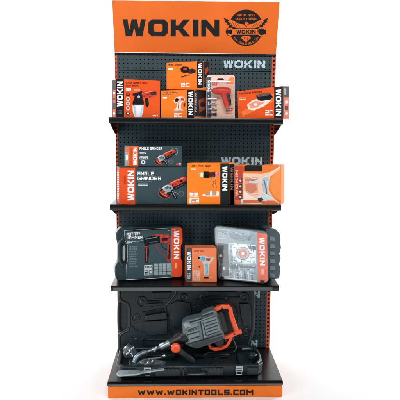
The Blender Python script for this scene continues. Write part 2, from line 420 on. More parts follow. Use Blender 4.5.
# base
bm = bmesh.new()
prof = [(-.002, ZD), (-.474, ZD), (-.484, ZD-.001), (-.491, ZD-.005), (-.4945, ZD-.012), (-.495, ZD-.020), (-.490, ZD-.0225), (-.002, ZD-.0225)]
prism(bm, [Vector((-.503, y, q)) for y, q in prof], Vector((1.006, 0, 0)))
link('base_deck', bm, BLACK, stand, smooth=True, angle=30)
bm = bmesh.new(); box(bm, (-.5, -.4935, .0008), (.5, -.485, ZD-.0235)); fas = link('fascia', bm, ORANGE, stand, bevel=.002)
for sx in (-1, 1):
    bm = bmesh.new(); a, b = sorted((sx*.501, sx*.493)); box(bm, (a, -.484, .006), (b, -.004, ZD-.0235))
    for k in range(18): 
        x = sx*.5015; y = -.47+k*.0262
        box(bm, (min(x, x-sx*.001), y, .03), (max(x, x-sx*.001), y+.008, .062), 1)
    link('side_skirt', bm, [SLOTO, VOID], stand)
A = Art((0, -.4937, 0), (0, -1, 0))
A.put(textpolys('WWW.WOKINTOOLS.COM', .29), [(137.8, 395.1), (253.3, 395.1), (253.3, 389.7), (137.8, 389.7)], PRINTK, 2)
A.done('lettering', fas)
# header sign: leans forward at the top
zb, zt = 1.9985, 2.292
bm = bmesh.new()
dv = Vector((0, -.09, zt-zb)); nrm = Vector((0, -(zt-zb), -.09)).normalized()
fbl, fbr = Vector((-.499, -.012, zb)), Vector((.4985, -.012, zb))
prism(bm, [fbl, fbr, fbr+dv*.99, fbl+dv*.975], -nrm*.018)
sign = link('header_sign', bm, SIGN, stand, bevel=.0025)
bm = bmesh.new(); box(bm, (-.499, -.010, zb-.0125), (.4985, .02, zb-.001)); link('trim_strip', bm, BLACK, sign, bevel=.001)
for u_, v_ in ((.012, .03), (.988, .03), (.012, .945), (.988, .96)):
    p_ = fbl+(fbr-fbl)*u_+dv*v_; bm = bmesh.new(); lathe(bm, p_, p_+nrm*.002, [(0, .0042), (.6, .0042), (1, .003)], 12); link('screw_head', bm, mat('orange_screw', (214, 104, 40), .4, metal=.2), sign, smooth=True)
A = Art(fbl, nrm)
A.word(122.6, 19.2, 219.3, 36.2, PRINTK, sh=.3)
A.done('lettering', sign)
cx, cy, R, RY = 246.0, 27.8, 17.2, 18.3
A.disc(cx, cy, R, PRINTK, 1, RY, 48)
# wings spread across the disc
SO = SIGN
for sgn in (-1, 1):
    w = [(0, 26.2), (3, 23.8), (8, 23.2), (12, 21.0), (20.2, 17.0), (18.2, 20.6), (19.2, 20.9), (16.6, 23.0), (17.4, 23.6), (14.2, 25.2), (14.6, 26.0), (10, 27.4), (4, 28.4), (0, 28.2)]
    A.poly([(cx+sgn*x*1.12, y+.6) for x, y in w], PRINTK, 2)
    A.poly([(cx+sgn*x*.94, y+.5) for x, y in w], SO, 3)
    for q in range(4): A.line([(cx+sgn*(6+q*2.5), 27.4-q*.45), (cx+sgn*(8.6+q*2.6), 23.9-q*.95)], .35, PRINTK, 4)
A.poly([(cx-1.6, 25.2), (cx-1.2, 22.6), (cx, 21.6), (cx+1.6, 22.4), (cx+2.9, 23.7), (cx+1.5, 24.0), (cx+1.7, 26)], SO, 4)
A.disc(cx+.4, 23.0, .35, PRINTK, 5)
A.poly([(cx-3.4, 36), (cx+3.4, 36), (cx+5, 38), (cx, 42.5), (cx-5, 38)], SO, 3)
for q in (-1.8, 0, 1.8): A.line([(cx+q, 37), (cx+q*.6, 40.6)], .35, PRINTK, 4)
# spanner with the name on it
A.rect(cx-16, 28.2, cx+16, 35.2, PRINTK, 4)
A.rect(cx-14, 28.9, cx+14, 34.6, SO, 5)
A.disc(cx-15.6, 31.7, 4.6, PRINTK, 4); A.ring(cx-15.6, 31.7, 4.0, 1.7, SO, 6, a0=-140, a1=140)
A.disc(cx+15.6, 31.7, 4.6, SO, 5); A.disc(cx+15.6, 31.7, 3.4, PRINTK, 6); A.poly([(cx+17.4, 30.4), (cx+19.9, 29.4), (cx+20.2, 34.2), (cx+17.4, 33.2)], PRINTK, 6)
A.word(cx-9.6, 29.7, cx+9.6, 33.8, PRINTK, lay=7)
A.word(237.0, 14.0, 255.0, 16.2, SO, lay=3, t='QUALITY TOOLS'); A.word(235.6, 17.8, 256.6, 20.0, SO, lay=6, t='QUALITY WORK')
# address curved along the rim
txt = 'WWW.WOKINTOOLS.COM'
for k, ch in enumerate(txt):
    if ch == '.': a0 = math.radians(141-k*6.0); A.disc(cx+14.9*math.cos(a0), cy+15.9*math.sin(a0), .3, SO, 5); continue
    am = math.radians(141-k*6.0); hw = .014 if ch == 'I' else .040
    def rp(a, r): return (cx+r*math.cos(a), cy+r*1.06*math.sin(a))
    A.put(textpolys(ch), [rp(am+hw, 16.0), rp(am-hw, 16.0), rp(am-hw, 14.0), rp(am+hw, 14.0)], SO, 5)
A.done('emblem', sign)
# ------------------------------------------------------------------ top shelf
orange_card = mat('orange_carton_card', (238, 120, 34), .48, coat=.0, spec=.16, var=.03, scale=15, bump=.12, bscale=30)
redor_card = mat('deep_orange_carton_card', (226, 82, 26), .48, coat=.0, spec=.16, var=.03, scale=15, bump=.12, bscale=30)
dark_card = mat('charcoal_carton_card', (38, 46, 50), .48, coat=.0, spec=.16, var=.06, scale=15, bump=.12, bscale=30)
teal_card = mat('dark_teal_carton_card', (52, 72, 78), .48, coat=.0, spec=.16, var=.05, scale=15, bump=.12, bscale=30)

# spray gun box
c = Carton('spray_gun_box', 'orange box with a white-cupped paint spray gun pictured, far left of the top shelf', Z1, -.25, -.262, 116, 160, (116, 78.6), (160, 80.8), .12, 112.2, 'left', redor_card)
f = c.F
f.rect(116.1, 78.9, 124, 118, KK, 1, .25); f.word(117.0, 81.5, 122.9, 106.6, WH, 1, t=None)
f.greek(117.6, 110, 122.5, 115, (90, 96, 100), 2)
f.done('brand_strip', c.root)
f.word(125.8, 82.2, 147, 84.0, KK, t='HVLP SPRAY GUN'); f.word(125.8, 84.9, 139, 86.5, KK, t='500W 800ML')
f.rect(126, 88.2, 131, 90.6, WH); f.greek(126.4, 88.8, 130.6, 90.2, ORA2, 1, 2); f.rect(134, 88.8, 140, 90.4, (240, 190, 160)); f.greek(134.4, 89.1, 139.6, 90.1, ORA2, 1, 2)
f.word(152.6, 114.8, 157.6, 116.6, WH, t='W1')
f.done('printed_text', c.root)
for k, y in enumerate((94.4, 99, 103.6, 108.2)):
    f.disc(127.9, y, 2.0, KK if k == 0 else (228, 206, 196)); f.rect(126.7, y-.8, 129.2, y+.8, (120, 90, 80) if k else ORA2, 2)
f.disc(127.9, 113.6, 1.8, KK); f.disc(127.9, 113.6, .9, WH, 2)
f.done('icon_column', c.root)
f.poly([(132.4, 104.5), (143.6, 104.5), (143.3, 112), (141.4, 117), (134.8, 117), (132.8, 112)], (226, 232, 236), 2)
f.poly([(133.2, 106), (135.4, 106), (136.6, 116.4), (134.9, 116.4)], (190, 200, 210), 3); f.poly([(141.2, 106), (143.2, 106), (142.6, 112.6), (140.8, 116.6), (139.8, 116.6)], (206, 214, 220), 3); f.rect(132.6, 104.4, 143.6, 105.4, (60, 64, 68), 4)
f.poly([(133, 100.5), (143.6, 100.5), (144, 104.6), (132.4, 104.6)], KK, 3)
f.poly([(137, 92.6), (142, 91.2), (143, 95), (142.5, 101), (134, 101), (134.6, 96), (132.6, 95.5), (132.6, 93.6)], KK, 3)
f.poly([(141, 92.6), (152, 90.2), (155.5, 91.2), (156, 95.8), (150, 97.6), (142, 97)], RED, 3)
f.line([(142, 93.4), (153, 91)], .7, (240, 150, 130), 4); f.poly([(150, 92.2), (156.4, 91.6), (156.6, 94.6), (151, 95.5)], (70, 50, 50), 4)
f.poly([(145, 98), (148, 98), (149, 104), (147.6, 107.5), (145.6, 106)], KK, 3); f.disc(138.8, 96.8, 1.3, SIL, 4)
f.done('product_picture', c.root)
g = c.Sd
g.rect(112.5, 80.2, 115.9, 117.8, (26, 26, 28)); g.rect(113.0, 90, 115.6, 103, (190, 74, 34), 1.5); g.rect(113.0, 109, 115.6, 117, (200, 90, 50), 1.5); g.disc(114.2, 93, 1.1, WH, 2); g.disc(114.2, 99, 1.2, KK, 2); g.rect(113.4, 103, 115, 108, KK, 2); g.disc(114.2, 113.5, 1.2, (230, 210, 200), 2)
g.done('side_print', c.root)

# lower of the two stacked boxes, then the one on it
c = Carton('jigsaw_box', 'orange box with white tool picture beneath another box, top shelf middle', Z1, -.27, -.262, 161, 194, (161, 90.6), (194, 89.6), .16, 207.6, 'right', orange_card)
topC = c
f = c.F
f.rect(187, 89.9, 193.9, 118, KK, 1); f.word(188.4, 91.6, 192.8, 115, WH, 2); f.done('brand_strip', c.root)
f.word(162.6, 92, 177, 93.4, KK, t='JIG SAW'); f.greek(162.6, 94.4, 172, 95.6, KK, 1); f.rect(162.8, 97, 167, 98.6, WH); f.word(174, 113.2, 181.8, 117, WH, t='2C')
f.done('printed_text', c.root)
f.poly([(173.5, 100.5), (176, 97.5), (180, 96.2), (184, 97), (185.4, 99.6), (183.6, 101.8), (178, 102.6), (175, 103.4)], (240, 210, 190), 2)
f.poly([(174.6, 99.6), (177, 97.8), (179, 99.6), (177.4, 101.8), (175.4, 101.8)], KK, 3); f.poly([(181, 98), (184.4, 98.6), (183.6, 100.8), (180.6, 100.6)], RED, 3)
f.poly([(177.4, 102), (181.6, 102), (180.6, 107), (182, 110.2), (174.4, 110.2), (176.6, 107)], (246, 220, 206), 2); f.line([(179, 99), (178.4, 108.4)], .8, RED, 4); f.rect(174, 109.6, 183, 110.8, SIL, 3); f.poly([(183.6, 102.4), (185.6, 103), (185, 107), (183.4, 106)], (130, 60, 40), 2)
f.done('product_picture', c.root)
g = c.Sd
g.rect(194.2, 90.4, 207.4, 116.6, (30, 28, 28)); g.word(194.9, 92.4, 196.6, 112, SIL, 2)
g.poly([(198.4, 100), (206, 97), (207, 108), (199.4, 113)], (170, 66, 34), 2); g.disc(202.4, 104.6, 2.6, KK, 3); g.rect(200.6, 107, 205, 109, (120, 110, 100), 3)
g.done('side_print', c.root)

ztop = (c.front[2].z+c.front[3].z)/2
ZB = max(v.z for v in c.front)+.0012
c = Carton('sander_box', 'small orange box with black tool picture stacked on another box, top shelf', ZB, -.24, -.232, 166.4, 203, (166.4, 62.9), (203, 60.9), .10, 208.8, 'right', orange_card)
f = c.F
f.rect(197, 61.4, 202.9, 88.2, KK); f.word(198.2, 63.2, 201.8, 84.6, WH, 2); f.done('brand_strip', c.root)
f.word(168, 64.4, 182, 66, KK, sh=-.5, t='DETAIL SANDER'); f.rect(168.2, 68.2, 173, 70, WH, 1); f.word(181, 83, 189.6, 86.8, WH, t='2C')
f.done('printed_text', c.root)
f.poly([(180.2, 68.8), (183, 66.4), (188, 66.8), (190, 69.6), (188, 72.6), (184, 73), (181.4, 72)], KK, 2); f.poly([(183.6, 67.6), (187.2, 68), (186.6, 70.4), (183.2, 70)], RED, 3)
f.poly([(187.5, 70.4), (192, 68.4), (195.8, 69.8), (195.4, 72.6), (191, 74), (188, 73.2)], (50, 44, 42), 2)
f.line([(181, 77.2), (190, 75)], 1.2, (200, 90, 50), 2); f.line([(181, 76.8), (186, 75.6)], .7, KK, 3)
f.done('product_picture', c.root)
g = c.Sd
g.rect(203.2, 61.8, 208.6, 87.4, (32, 32, 34)); g.poly([(204.6, 69), (208, 66.4), (208.4, 71), (205.4, 75)], (190, 80, 44), 2); g.rect(204, 77, 207.6, 84, (88, 58, 46), 2)
g.done('side_print', c.root)

# blister pack with screwdriver
def at_front(px, py, Y): return at(px, py, Y)
r = thing('screwdriver_blister_pack', (atx(220.5, -.25, Z1), -.24, Z1), 'clear hanging pack with a red cordless screwdriver and bits, between two boxes', 'blister pack')
bm = bmesh.new(); Yc = -.235
prism(bm, [Vector((atx(206, Yc, Z1), Yc, Z1+.0005)), Vector((atx(235, Yc, Z1), Yc, Z1+.0005)), at(234.8, 76.4, Yc), at(233.6, 75.2, Yc), at(208, 75.2, Yc), at(206.4, 77, Yc)], Vector((0, .003, 0)))
link('backing_card', bm, mat('pale_salmon_card', (236, 200, 188), .4, coat=.3), r, bevel=.0006)
f = Art((0, Yc, 0), (0, 1, 0))
f.rect(206.4, 77, 211.2, 117.6, (84, 92, 98)); f.word(207.6, 80, 210.2, 92, WH, 1)
f.poly([(217, 79.6), (218, 78.2), (223, 78.2), (224, 79.6), (222, 80), (219, 80)], KK, 2)
f.poly([(212, 98), (234, 84), (234.6, 117.4), (212, 117.4)], (236, 196, 176), 1); f.poly([(230, 77), (234.4, 77), (234.4, 84), (226, 84)], (240, 140, 90), 1)
f.greek(226, 108, 233.6, 115, (190, 80, 60), 4); f.greek(212.4, 82.4, 219, 86, RED, 2)
f.done('printed_text', r)
bm = bmesh.new(); Yt = -.266
lathe(bm, at(210.6, 90.6, Yt), at(231, 91.4, Yt), [(0, .004), (.1, .008), (.12, .014), (.3, .019), (.6, .0225), (.85, .021), (.97, .015), (1, .007)], 20)
tube(bm, [at(223.5, 92, Yt), at(225, 98, Yt), at(227.8, 107, Yt)], [.0195, .0165, .018], 14)
sd = link('screwdriver', bm, mat('red_tool_plastic', (200, 52, 36), .42, spec=.3), r, smooth=True)
bm = bmesh.new(); tube(bm, [at(227.4, 92.5, Yt-.006), at(228.8, 98, Yt-.007), at(230.2, 105, Yt-.006)], [.011, .0105, .008], 12); link('rubber_grip', bm, TOOLK, sd, smooth=True)
bm = bmesh.new(); lathe(bm, at(205.9, 90.2, Yt), at(211, 90.6, Yt), [(0, .002), (.4, .0035), (.5, .006), (1, .0065)], 14); link('chuck', bm, STEEL, sd, smooth=True)
for y in (98.2, 103.2, 108.2, 113.2):
    for k in range(2):
        bm = bmesh.new(); lathe(bm, at(207.6+k*5, y+1, Yc-.008), at(211.6+k*5, y+1, Yc-.008), [(0, .006), (.6, .007), (.62, .0088), (1, .0088)], 12)
        link('screwdriver_bit', bm, STEEL if y < 112 else TOOLK, r, smooth=True)
bm = bmesh.new()
prism(bm, [at(207.2, 117, -.2355), at(234, 117, -.2355), at(234, 83, -.2355), at(230, 81.4, -.2355), at(209, 81.4, -.2355), at(207.2, 83.5, -.2355)], Vector((0, -.05, 0)))
link('clear_blister', bm, CLEAR, r, bevel=.006, seg=3)

# orbital sander box at right end
c = Carton('sheet_sander_box', 'wide orange box with sander picture hanging over the right end of the top shelf', Z1, -.255, -.288, 238, 283, (237.4, 91.4), (283, 86.0), .12, 289.2, 'right', redor_card)
f = c.F
f.rect(274.2, 86.9, 282.9, 118.2, (36, 46, 50)); f.word(275.8, 89.2, 281.2, 116, WH, 2); f.done('brand_strip', c.root)
f.word(239.2, 92.9, 262, 94.5, KK, sh=-1.9, t='FINISHING SANDER'); f.rect(239.6, 97.6, 246, 100, (250, 196, 150)); f.greek(240, 98.2, 245.6, 99.6, ORA2, 1)
f.word(265.4, 110.2, 272.8, 115.4, WH, t='2C')
f.done('printed_text', c.root)
f.poly([(241, 112), (262, 99.5), (274, 93), (274, 101), (256, 110), (243, 117)], (236, 120, 60), 1)
f.poly([(247, 104.8), (252, 100.4), (262, 97.6), (269, 97.4), (270.6, 101), (264, 106.4), (254, 110.4), (248.4, 109.4)], (244, 216, 200), 2)
f.poly([(249, 104.4), (254, 101.4), (262, 99.6), (265, 102), (257, 107.4), (250.4, 108.4)], (232, 150, 130), 3); f.disc(255.6, 104.6, 2, (244, 216, 200), 4, 1.5)
f.poly([(256, 95.6), (262.6, 94.2), (270.6, 94), (273, 97.2), (270, 99.8), (262, 101.2), (257.8, 99.8)], KK, 4)
f.poly([(256.8, 94.6), (265, 92.8), (271.4, 92.6), (268, 95.4), (258, 97.2)], (104, 84, 76), 5); f.line([(258, 101.8), (268, 100.4)], .6, WH, 5)
f.done('product_picture', c.root)
g = c.Sd
g.rect(283.2, 86.4, 289, 117.8, (38, 46, 52)); g.rect(284, 97.4, 288.8, 117.6, (212, 104, 70), 2); g.disc(286.4, 102, 1.7, (236, 200, 180), 3); g.rect(284.8, 106, 288, 110, KK, 3); g.disc(286.4, 113.6, 1.4, (240, 210, 200), 3); g.word(284.2, 88.4, 286.2, 95, SIL, 2)
g.done('side_print', c.root)

# ------------------------------------------------------------------ second shelf
c = Carton('large_angle_grinder_box', 'large dark teal box with a big angle grinder pictured, under a smaller box', Z2, -.262, -.245, 119.4, 199.5, (119.4, 167.3), (199.5, 167.2), .13, 116.9, 'left', teal_card)
big = c; f = c.F
f.rect(119.5, 167.6, 135.2, 204.2, (222, 82, 40)); f.word(127.6, 170.6, 134.1, 200.6, WH, 1); f.greek(124, 176, 126, 190, (180, 60, 30), 1); f.done('brand_strip', c.root)
f.word(137.6, 171.8, 154.0, 175.4, WH, t='ANGLE'); f.word(137.6, 176.6, 161.0, 180.2, WH, t='GRINDER'); f.rect(138, 183.6, 148, 185.6, (196, 206, 210)); f.greek(138.4, 184, 147.8, 185.2, TEAL, 1)
f.greek(138, 181.4, 152, 182.4, (110, 126, 132), 1)
f.done('printed_text', c.root)
def grinder(f, x, y, s):
    """angle grinder drawing: disc centre (x,y), s = disc radius"""
    P = lambda *q: [(x+a*s, y+b*s) for a, b in q]
    f.disc(x, y, s, (196, 112, 78), 2, s*.80, 32); f.disc(x, y, s*.94, (34, 32, 35), 3, s*.74, 32)
    f.poly(P((-.85,-.2),(-.35,-.45),(.55,.42),(.2,.68),(-.35,.42)), (176, 54, 44), 4); f.line(P((-.7,-.1),(.25,.58)), .1*s, (226, 140, 120), 5.2); f.disc(x+.1*s, y-.05*s, .2*s, (150, 160, 168), 5.4, .15*s)
    f.poly(P((-.45,-.75),(-.2,-1.05),(.35,-1.25),(.95,-1.15),(1.15,-.7),(.9,-.25),(.35,-.1),(-.2,-.3)), (152, 166, 176), 5.6)
    f.poly(P((-.1,-.8),(.35,-1.05),(.6,-.8),(.15,-.5)), (78, 92, 102), 6.6); f.line(P((-.35,-.7),(.3,-1.12)), .12*s, (224, 232, 236), 6.8); f.disc(x+.75*s, y-.7*s, .16*s, (60, 70, 78), 6.8)
    f.poly(P((.35,-1.25),(.8,-1.55),(1.5,-1.95),(2.4,-2.35),(3.0,-2.45),(3.2,-2.05),(3.0,-1.75),(2.1,-1.3),(1.25,-.85),(.95,-1.15)), (188, 62, 46), 6); f.line(P((.8,-1.42),(1.6,-1.86),(2.8,-2.3)), .13*s, (232, 136, 112), 7)
    f.poly(P((1.2,-.88),(2.1,-1.3),(3.0,-1.76),(3.2,-1.5),(2.3,-.85),(1.5,-.45),(1.15,-.6)), (24, 27, 30), 6.2); f.line(P((1.5,-.7),(2.7,-1.35)), .08*s, (96, 106, 112), 7.2)
    f.poly(P((2.1,-1.75),(2.5,-1.95),(2.6,-1.75),(2.2,-1.55)), (30, 30, 33), 7.2); f.line(P((1.0,-1.25),(1.2,-.85)), .1*s, (40, 40, 44), 7.2)
    f.poly(P((.8,-.35),(1.05,-.5),(1.45,.1),(1.75,.75),(1.5,.9),(1.15,.5)), (28, 30, 33), 6.2); f.line(P((1.05,-.3),(1.55,.7)), .09*s, (150, 160, 168), 7)
    f.ring(x+2.35*s, y+.1*s, .42*s, .09*s, (120, 116, 114), 4); f.line(P((1.9,.1),(1.2,-.2)), .08*s, (140, 148, 152), 4)
grinder(f, 165.2, 193, 6.8)
f.done('product_picture', c.root)
g = c.Sd
g.rect(117.1, 168.6, 119.3, 203.6, (204, 84, 48)); g.greek(117.5, 172, 119.1, 200, WH, 12)
g.done('side_print', c.root)
ZH = max(v.z for v in c.front)+.0012
c = Carton('small_angle_grinder_box', 'small dark teal angle grinder box lying on top of the larger grinder box', ZH, -.24, -.236, 129.2, 182, (129.2, 145.9), (182, 146.2), .10, 124.4, 'left', teal_card)
f = c.F
f.rect(129.4, 146.2, 138.2, 166.6, (228, 96, 44)); f.word(133.2, 147.6, 137.2, 165.2, WH, 1); f.rect(130, 147.4, 132.2, 165, (196, 80, 36), 2); f.done('brand_strip', c.root)
f.word(139.6, 147.3, 162.0, 149.6, WH, t='ANGLE GRINDER'); f.word(139.8, 152.2, 146, 153.9, WH, t='650W')
for k in range(2): f.rect(139.7+k*4.6, 156.4, 143.7+k*4.6, 159.4, (214, 220, 222)); f.greek(140.1+k*4.6, 156.9, 143.4+k*4.6, 159, TEAL, 2)
f.disc(143.2, 162.2, 2.2, (214, 220, 222)); f.disc(143.2, 162.2, 1.0, TEAL, 2); f.rect(176.4, 163.4, 178.4, 165.2, (210, 80, 50)); f.word(178.8, 163.4, 181.2, 165.2, WH, t='2C')
f.done('printed_text', c.root)
grinder(f, 159.6, 161.2, 4.9)
f.ring(174.4, 151.6, 3.6, .3, SIL, 4); 
f.done('product_picture', c.root)
g = c.Sd
g.rect(124.6, 150, 127, 166, (116, 150, 158)); g.rect(127.1, 147, 129.1, 166.2, (214, 110, 60)); g.rect(125, 147.4, 128.6, 152, (190, 90, 40), 2); g.rect(126, 155, 128, 160, WH, 2)
g.done('side_print', c.root)

c = Carton('heat_gun_box', 'bright orange box with a heat gun pictured, black strip at its right', Z2, -.285, -.272, 187.2, 229.2, (187.4, 163.0), (229, 163.2), .09, 234.2, 'right', mat('bright_orange_carton_card', (247, 128, 38), .48, coat=.0, spec=.16, var=.03, scale=15, bump=.12, bscale=30))
f = c.F
f.rect(220.3, 163.4, 229.0, 204.9, (34, 42, 46)); f.word(222.4, 166.4, 227.3, 190.6, WH, 2); f.done('brand_strip', c.root)
f.word(190.8, 165.0, 211, 166.8, KK, t='HOT AIR GUN'); f.rect(191, 168.4, 196, 169.8, (250, 200, 150)); f.disc(217.8, 165.8, .6, (180, 60, 20))
for a in (0, 1): f.rect(189.6+a*4.6, 192.6, 193.4+a*4.6, 195.6, WH, 1)
f.rect(189.4, 198, 199, 203.2, WH); f.word(191.4, 198.8, 198.4, 202.6, ORA, lay=2, t='2C'); f.rect(189.8, 196.3, 198.8, 197.4, (250, 205, 160))
f.done('printed_text', c.root)
f.poly([(198.6, 172.6), (204, 171.6), (204, 177.8), (198.8, 176.6)], (190, 160, 90), 2); f.rect(200.4, 172.6, 203, 177, (226, 226, 214), 3)
f.poly([(203.6, 171.6), (208.8, 171.6), (209.4, 177.8), (203.8, 178)], KK, 3); f.poly([(209, 172.4), (216, 171.6), (216, 177.4), (209, 177.4)], (96, 40, 34), 2); f.line([(210, 175.6), (214.6, 173.6)], 1, KK, 3)
f.poly([(215.4, 171), (219.6, 172.2), (219.8, 176.2), (215.4, 177.6)], (226, 130, 120), 3)
f.poly([(211.6, 177.4), (216, 177.4), (214.6, 182), (216.6, 188), (213.2, 188), (211.4, 182)], (238, 140, 70), 2); f.line([(211.8, 178), (212, 183), (213.8, 188)], .5, (180, 80, 40), 3); f.line([(216, 178), (215, 182), (216.6, 188)], .5, (180, 80, 40), 3)
f.poly([(202, 194.6), (205, 193.6), (206, 195.6), (202.4, 196)], WH, 2)
for k in range(4): f.poly([(206.6+k*3.2, 195.4), (207+k*3.2, 191.4), (208.6+k*3.2, 190.6), (209.4+k*3.2, 193), (209+k*3.2, 195.6)], (240, 236, 228) if k % 2 else (170, 160, 150), 2)
f.rect(206, 195.4, 219, 196.6, (250, 214, 180), 3)
f.done('product_picture', c.root)
g = c.Sd
g.rect(229.3, 164, 234.1, 204.4, (20, 22, 25)); g.word(230.6, 167, 233.4, 190, (196, 204, 206), 2)
g.done('side_print', c.root)

# shrink-wrapped drill box with hand slot
Yi0, Yi1 = -.262, -.282
bl = Vector((atx(234.4, Yi0, Z2), Yi0, Z2)); br = Vector((atx(281, Yi1, Z2), Yi1, Z2)); n = (br-bl).cross(Vector((0, 0, 1))).normalized()
P = lambda x, y: plane_pt(x, y, bl, n)
r = thing('impact_drill_box', ((bl.x+br.x)/2, -.21, Z2), 'orange and white shrink-wrapped drill box with a hand slot, right end of the second shelf', 'product box')
bm = bmesh.new(); vec = Vector((atx(284.4, Yi1+.10, Z2)-br.x, .10, 0))
prism(bm, [bl, br, P(281.2, 165.4), P(262.4, 165.2), P(262.2, 171.6), P(243.4, 171.6), P(243, 165.2), P(234.4, 165.2)], vec)
link('carton', bm, orange_card, r, bevel=.0012)
f = Art(bl, n)
f.rect(234.6, 165.6, 242.6, 204.6, (190, 66, 40)); 
for k, y in enumerate((181.4, 187.2, 192.4, 198)): f.rect(238.6, y-3, 242.2, y+1.4, (60, 44, 44), 2); f.disc(240.4, y-.8, 1.1, (226, 216, 210), 3)
f.word(235.4, 170, 238, 196, (236, 170, 140), 1)
f.rect(241, 199.2, 243.4, 204, WH, 2)
f.done('brand_strip', r)
f.poly([(243.2, 173.4), (262, 173.8), (270, 172), (280.4, 166), (280.6, 169), (270, 177), (268.6, 190), (273, 197), (279, 203.4), (266, 199.8), (243.4, 199.8)], (240, 200, 174), 1)  # pale star shape: glare on the wrap, drawn into the print colours
f.poly([(244.4, 177), (258, 177), (258, 195), (244.4, 196)], (228, 166, 134), 2); f.rect(249, 180, 259, 183, (200, 218, 226), 3); f.poly([(243.4, 190), (252, 196.6), (259, 199.6), (243.4, 199.6)], (246, 226, 214), 3)
for L_ in ([(280, 166.4), (270, 174.2), (260, 179)], [(279, 203), (271, 197.4), (262, 192)], [(244, 174.2), (252, 178), (261, 179.4)], [(244, 199), (252, 194), (258, 193)]): f.line(L_, .8, (248, 226, 210), 5)  # whitish glare streaks painted along the star's arms
f.poly([(245.4, 184), (250, 182.4), (256, 184.6), (257, 190), (252, 193.6), (246.4, 191)], (208, 128, 98), 3); f.greek(245.4, 178.6, 257, 182, (190, 110, 80), 2, 4)
f.poly([(270.4, 178), (280.6, 168.4), (280.8, 201.6), (274, 196.4), (270.4, 190)], (246, 146, 66), 2)
f.rect(235.2, 200.4, 280.6, 204.4, (226, 116, 60), 2, .3); f.line([(243, 203), (262, 203.4)], .5, WH, 3)
f.done('printed_text', r)
f.poly([(262, 178), (266, 176.6), (269, 178.6), (269.6, 184), (267, 188.6), (268.6, 193.8), (272.6, 197.4), (270, 199.4), (264, 196), (262.6, 188)], (176, 196, 206), 3)
f.line([(264, 180), (266, 188), (266.6, 194)], 1.1, (96, 114, 128), 4); f.line([(268, 181), (267, 186)], .7, WH, 4)
f.poly([(257, 196.8), (262, 194.4), (271, 196.4), (272, 199.4), (266, 201), (258.6, 200.6)], (206, 216, 220), 4); f.poly([(257.8, 198.2), (262, 197.4), (263.6, 200), (260, 201.8), (258, 200.6)], (40, 50, 58), 5)
f.done('product_picture', r)
bm = bmesh.new(); prism(bm, [P(243.9, 172)+vec*.25, P(261.8, 172)+vec*.25, P(261.8, 165.8)+vec*.25, P(243.9, 165.8)+vec*.25], vec*.5); link('inner_tray', bm, TOOLK, r, bevel=.002)
wrap = film('shrink_wrap', haze=.01, gloss=.01, rough=.05, bump=.7, bscale=11)
bm = bmesh.new(); q = n*.004 if n.y < 0 else -n*.004
prism(bm, [bl+q+Vector((0, 0, .001)), br+q+Vector((0, 0, .001)), P(281.2, 164.8)+q, P(262.6, 164.6)+q, P(262, 171)+q, P(243.8, 171)+q, P(243, 164.6)+q, P(234.2, 164.6)+q], q*-.2); link('shrink_film', bm, wrap, r)

# ------------------------------------------------------------------ third shelf
def case_face(px, Y0, px1, Y1, lean):
    z = Z3+.001
    bl = Vector((atx(px, Y0, z), Y0, z)); br = Vector((atx(px1, Y1, z), Y1, z))
    n = (br-bl).cross(Vector((0, lean, 1))).normalized()
    return bl, br, n
# rotary hammer case
bl, br, n = case_face(117, -.195, 183, -.125, .10)
P = lambda x, y: plane_pt(x, y, bl, n)
r = thing('rotary_hammer_case', ((bl.x+br.x)/2, -.12, Z3), 'dark teal carry case with orange end strip and drill picture, left of third shelf', 'tool case')
nn = n if n.y < 0 else -n
bm = bmesh.new(); back = -nn*.075; back.z = 0
outl = [(117.6, 280.9), (140, 279.2), (168, 277.6), (180, 277.4), (182.6, 276), (182.9, 262), (181.4, 258.6), (181.4, 246), (183, 242), (182.9, 229), (181, 226.4), (176, 225.8), (124, 227.2), (120, 228.2), (117.4, 231), (115.6, 234), (116.4, 240), (117.6, 244), (117.4, 262), (115.2, 266), (114.6, 272), (115.4, 277)]
low = P(117.6, 280.9).z
prism(bm, [P(*q) if P(*q).z > Z3+.003 else Vector((P(*q).x, P(*q).y, Z3+.003)) for q in outl], back)
body = link('case_shell', bm, CASE2, r, bevel=.005, seg=3, smooth=True)
# recess of the handle: bar and hole
f = Art(P(150, 250), n)
bm = bmesh.new()
tube(bm, smoothpath([P(122.8, 238)+nn*.004, P(119.6, 243)+nn*.012, P(119.2, 251)+nn*.014, P(119.6, 260)+nn*.012, P(122.8, 266)+nn*.004]), .0085, 12)
link('carry_handle', bm, CASE2, r, smooth=True)
bm = bmesh.new(); prism(bm, [P(*q)+nn*.0005 for q in [(121.6, 244), (125.6, 241), (127, 246), (127, 259), (125.6, 264.5), (121.6, 261)]], nn*.0008); prism(bm, [P(*q)+nn*.0016 for q in [(122.6, 247), (124.6, 245), (125.4, 249), (125.2, 257), (124.2, 261), (122.6, 259)]], nn*.0006, 1)
link('handle_recess', bm, [VOID, mat('silver_grey_part', (150, 164, 170), .35)], r)
f.p = P(150, 250)+nn*.0004
f.poly([(125.4, 232), (171.8, 229), (171.8, 276.2), (127.2, 279), (127.4, 264), (128.4, 259), (128.4, 246), (126, 240)], (60, 80, 86), 2)
f.done('cover_sheet', r)
bm = bmesh.new(); ps = [P(*q_)+nn*.0008 for q_ in [(124.2, 230.6), (171.6, 227.8), (171.6, 277.2), (126.0, 279.8), (126.4, 265.6), (127.8, 260), (127.8, 246), (125.2, 240.6), (124.2, 230.6)]]
tube(bm, ps, .0019, 8); link('sleeve_glint_rim', bm, mat('sleeve_edge_glint', (122, 144, 150), .18, var=.4, scale=25, coat=.5), r, smooth=True)  # lighter rim added to imitate glints along the sleeve's edges
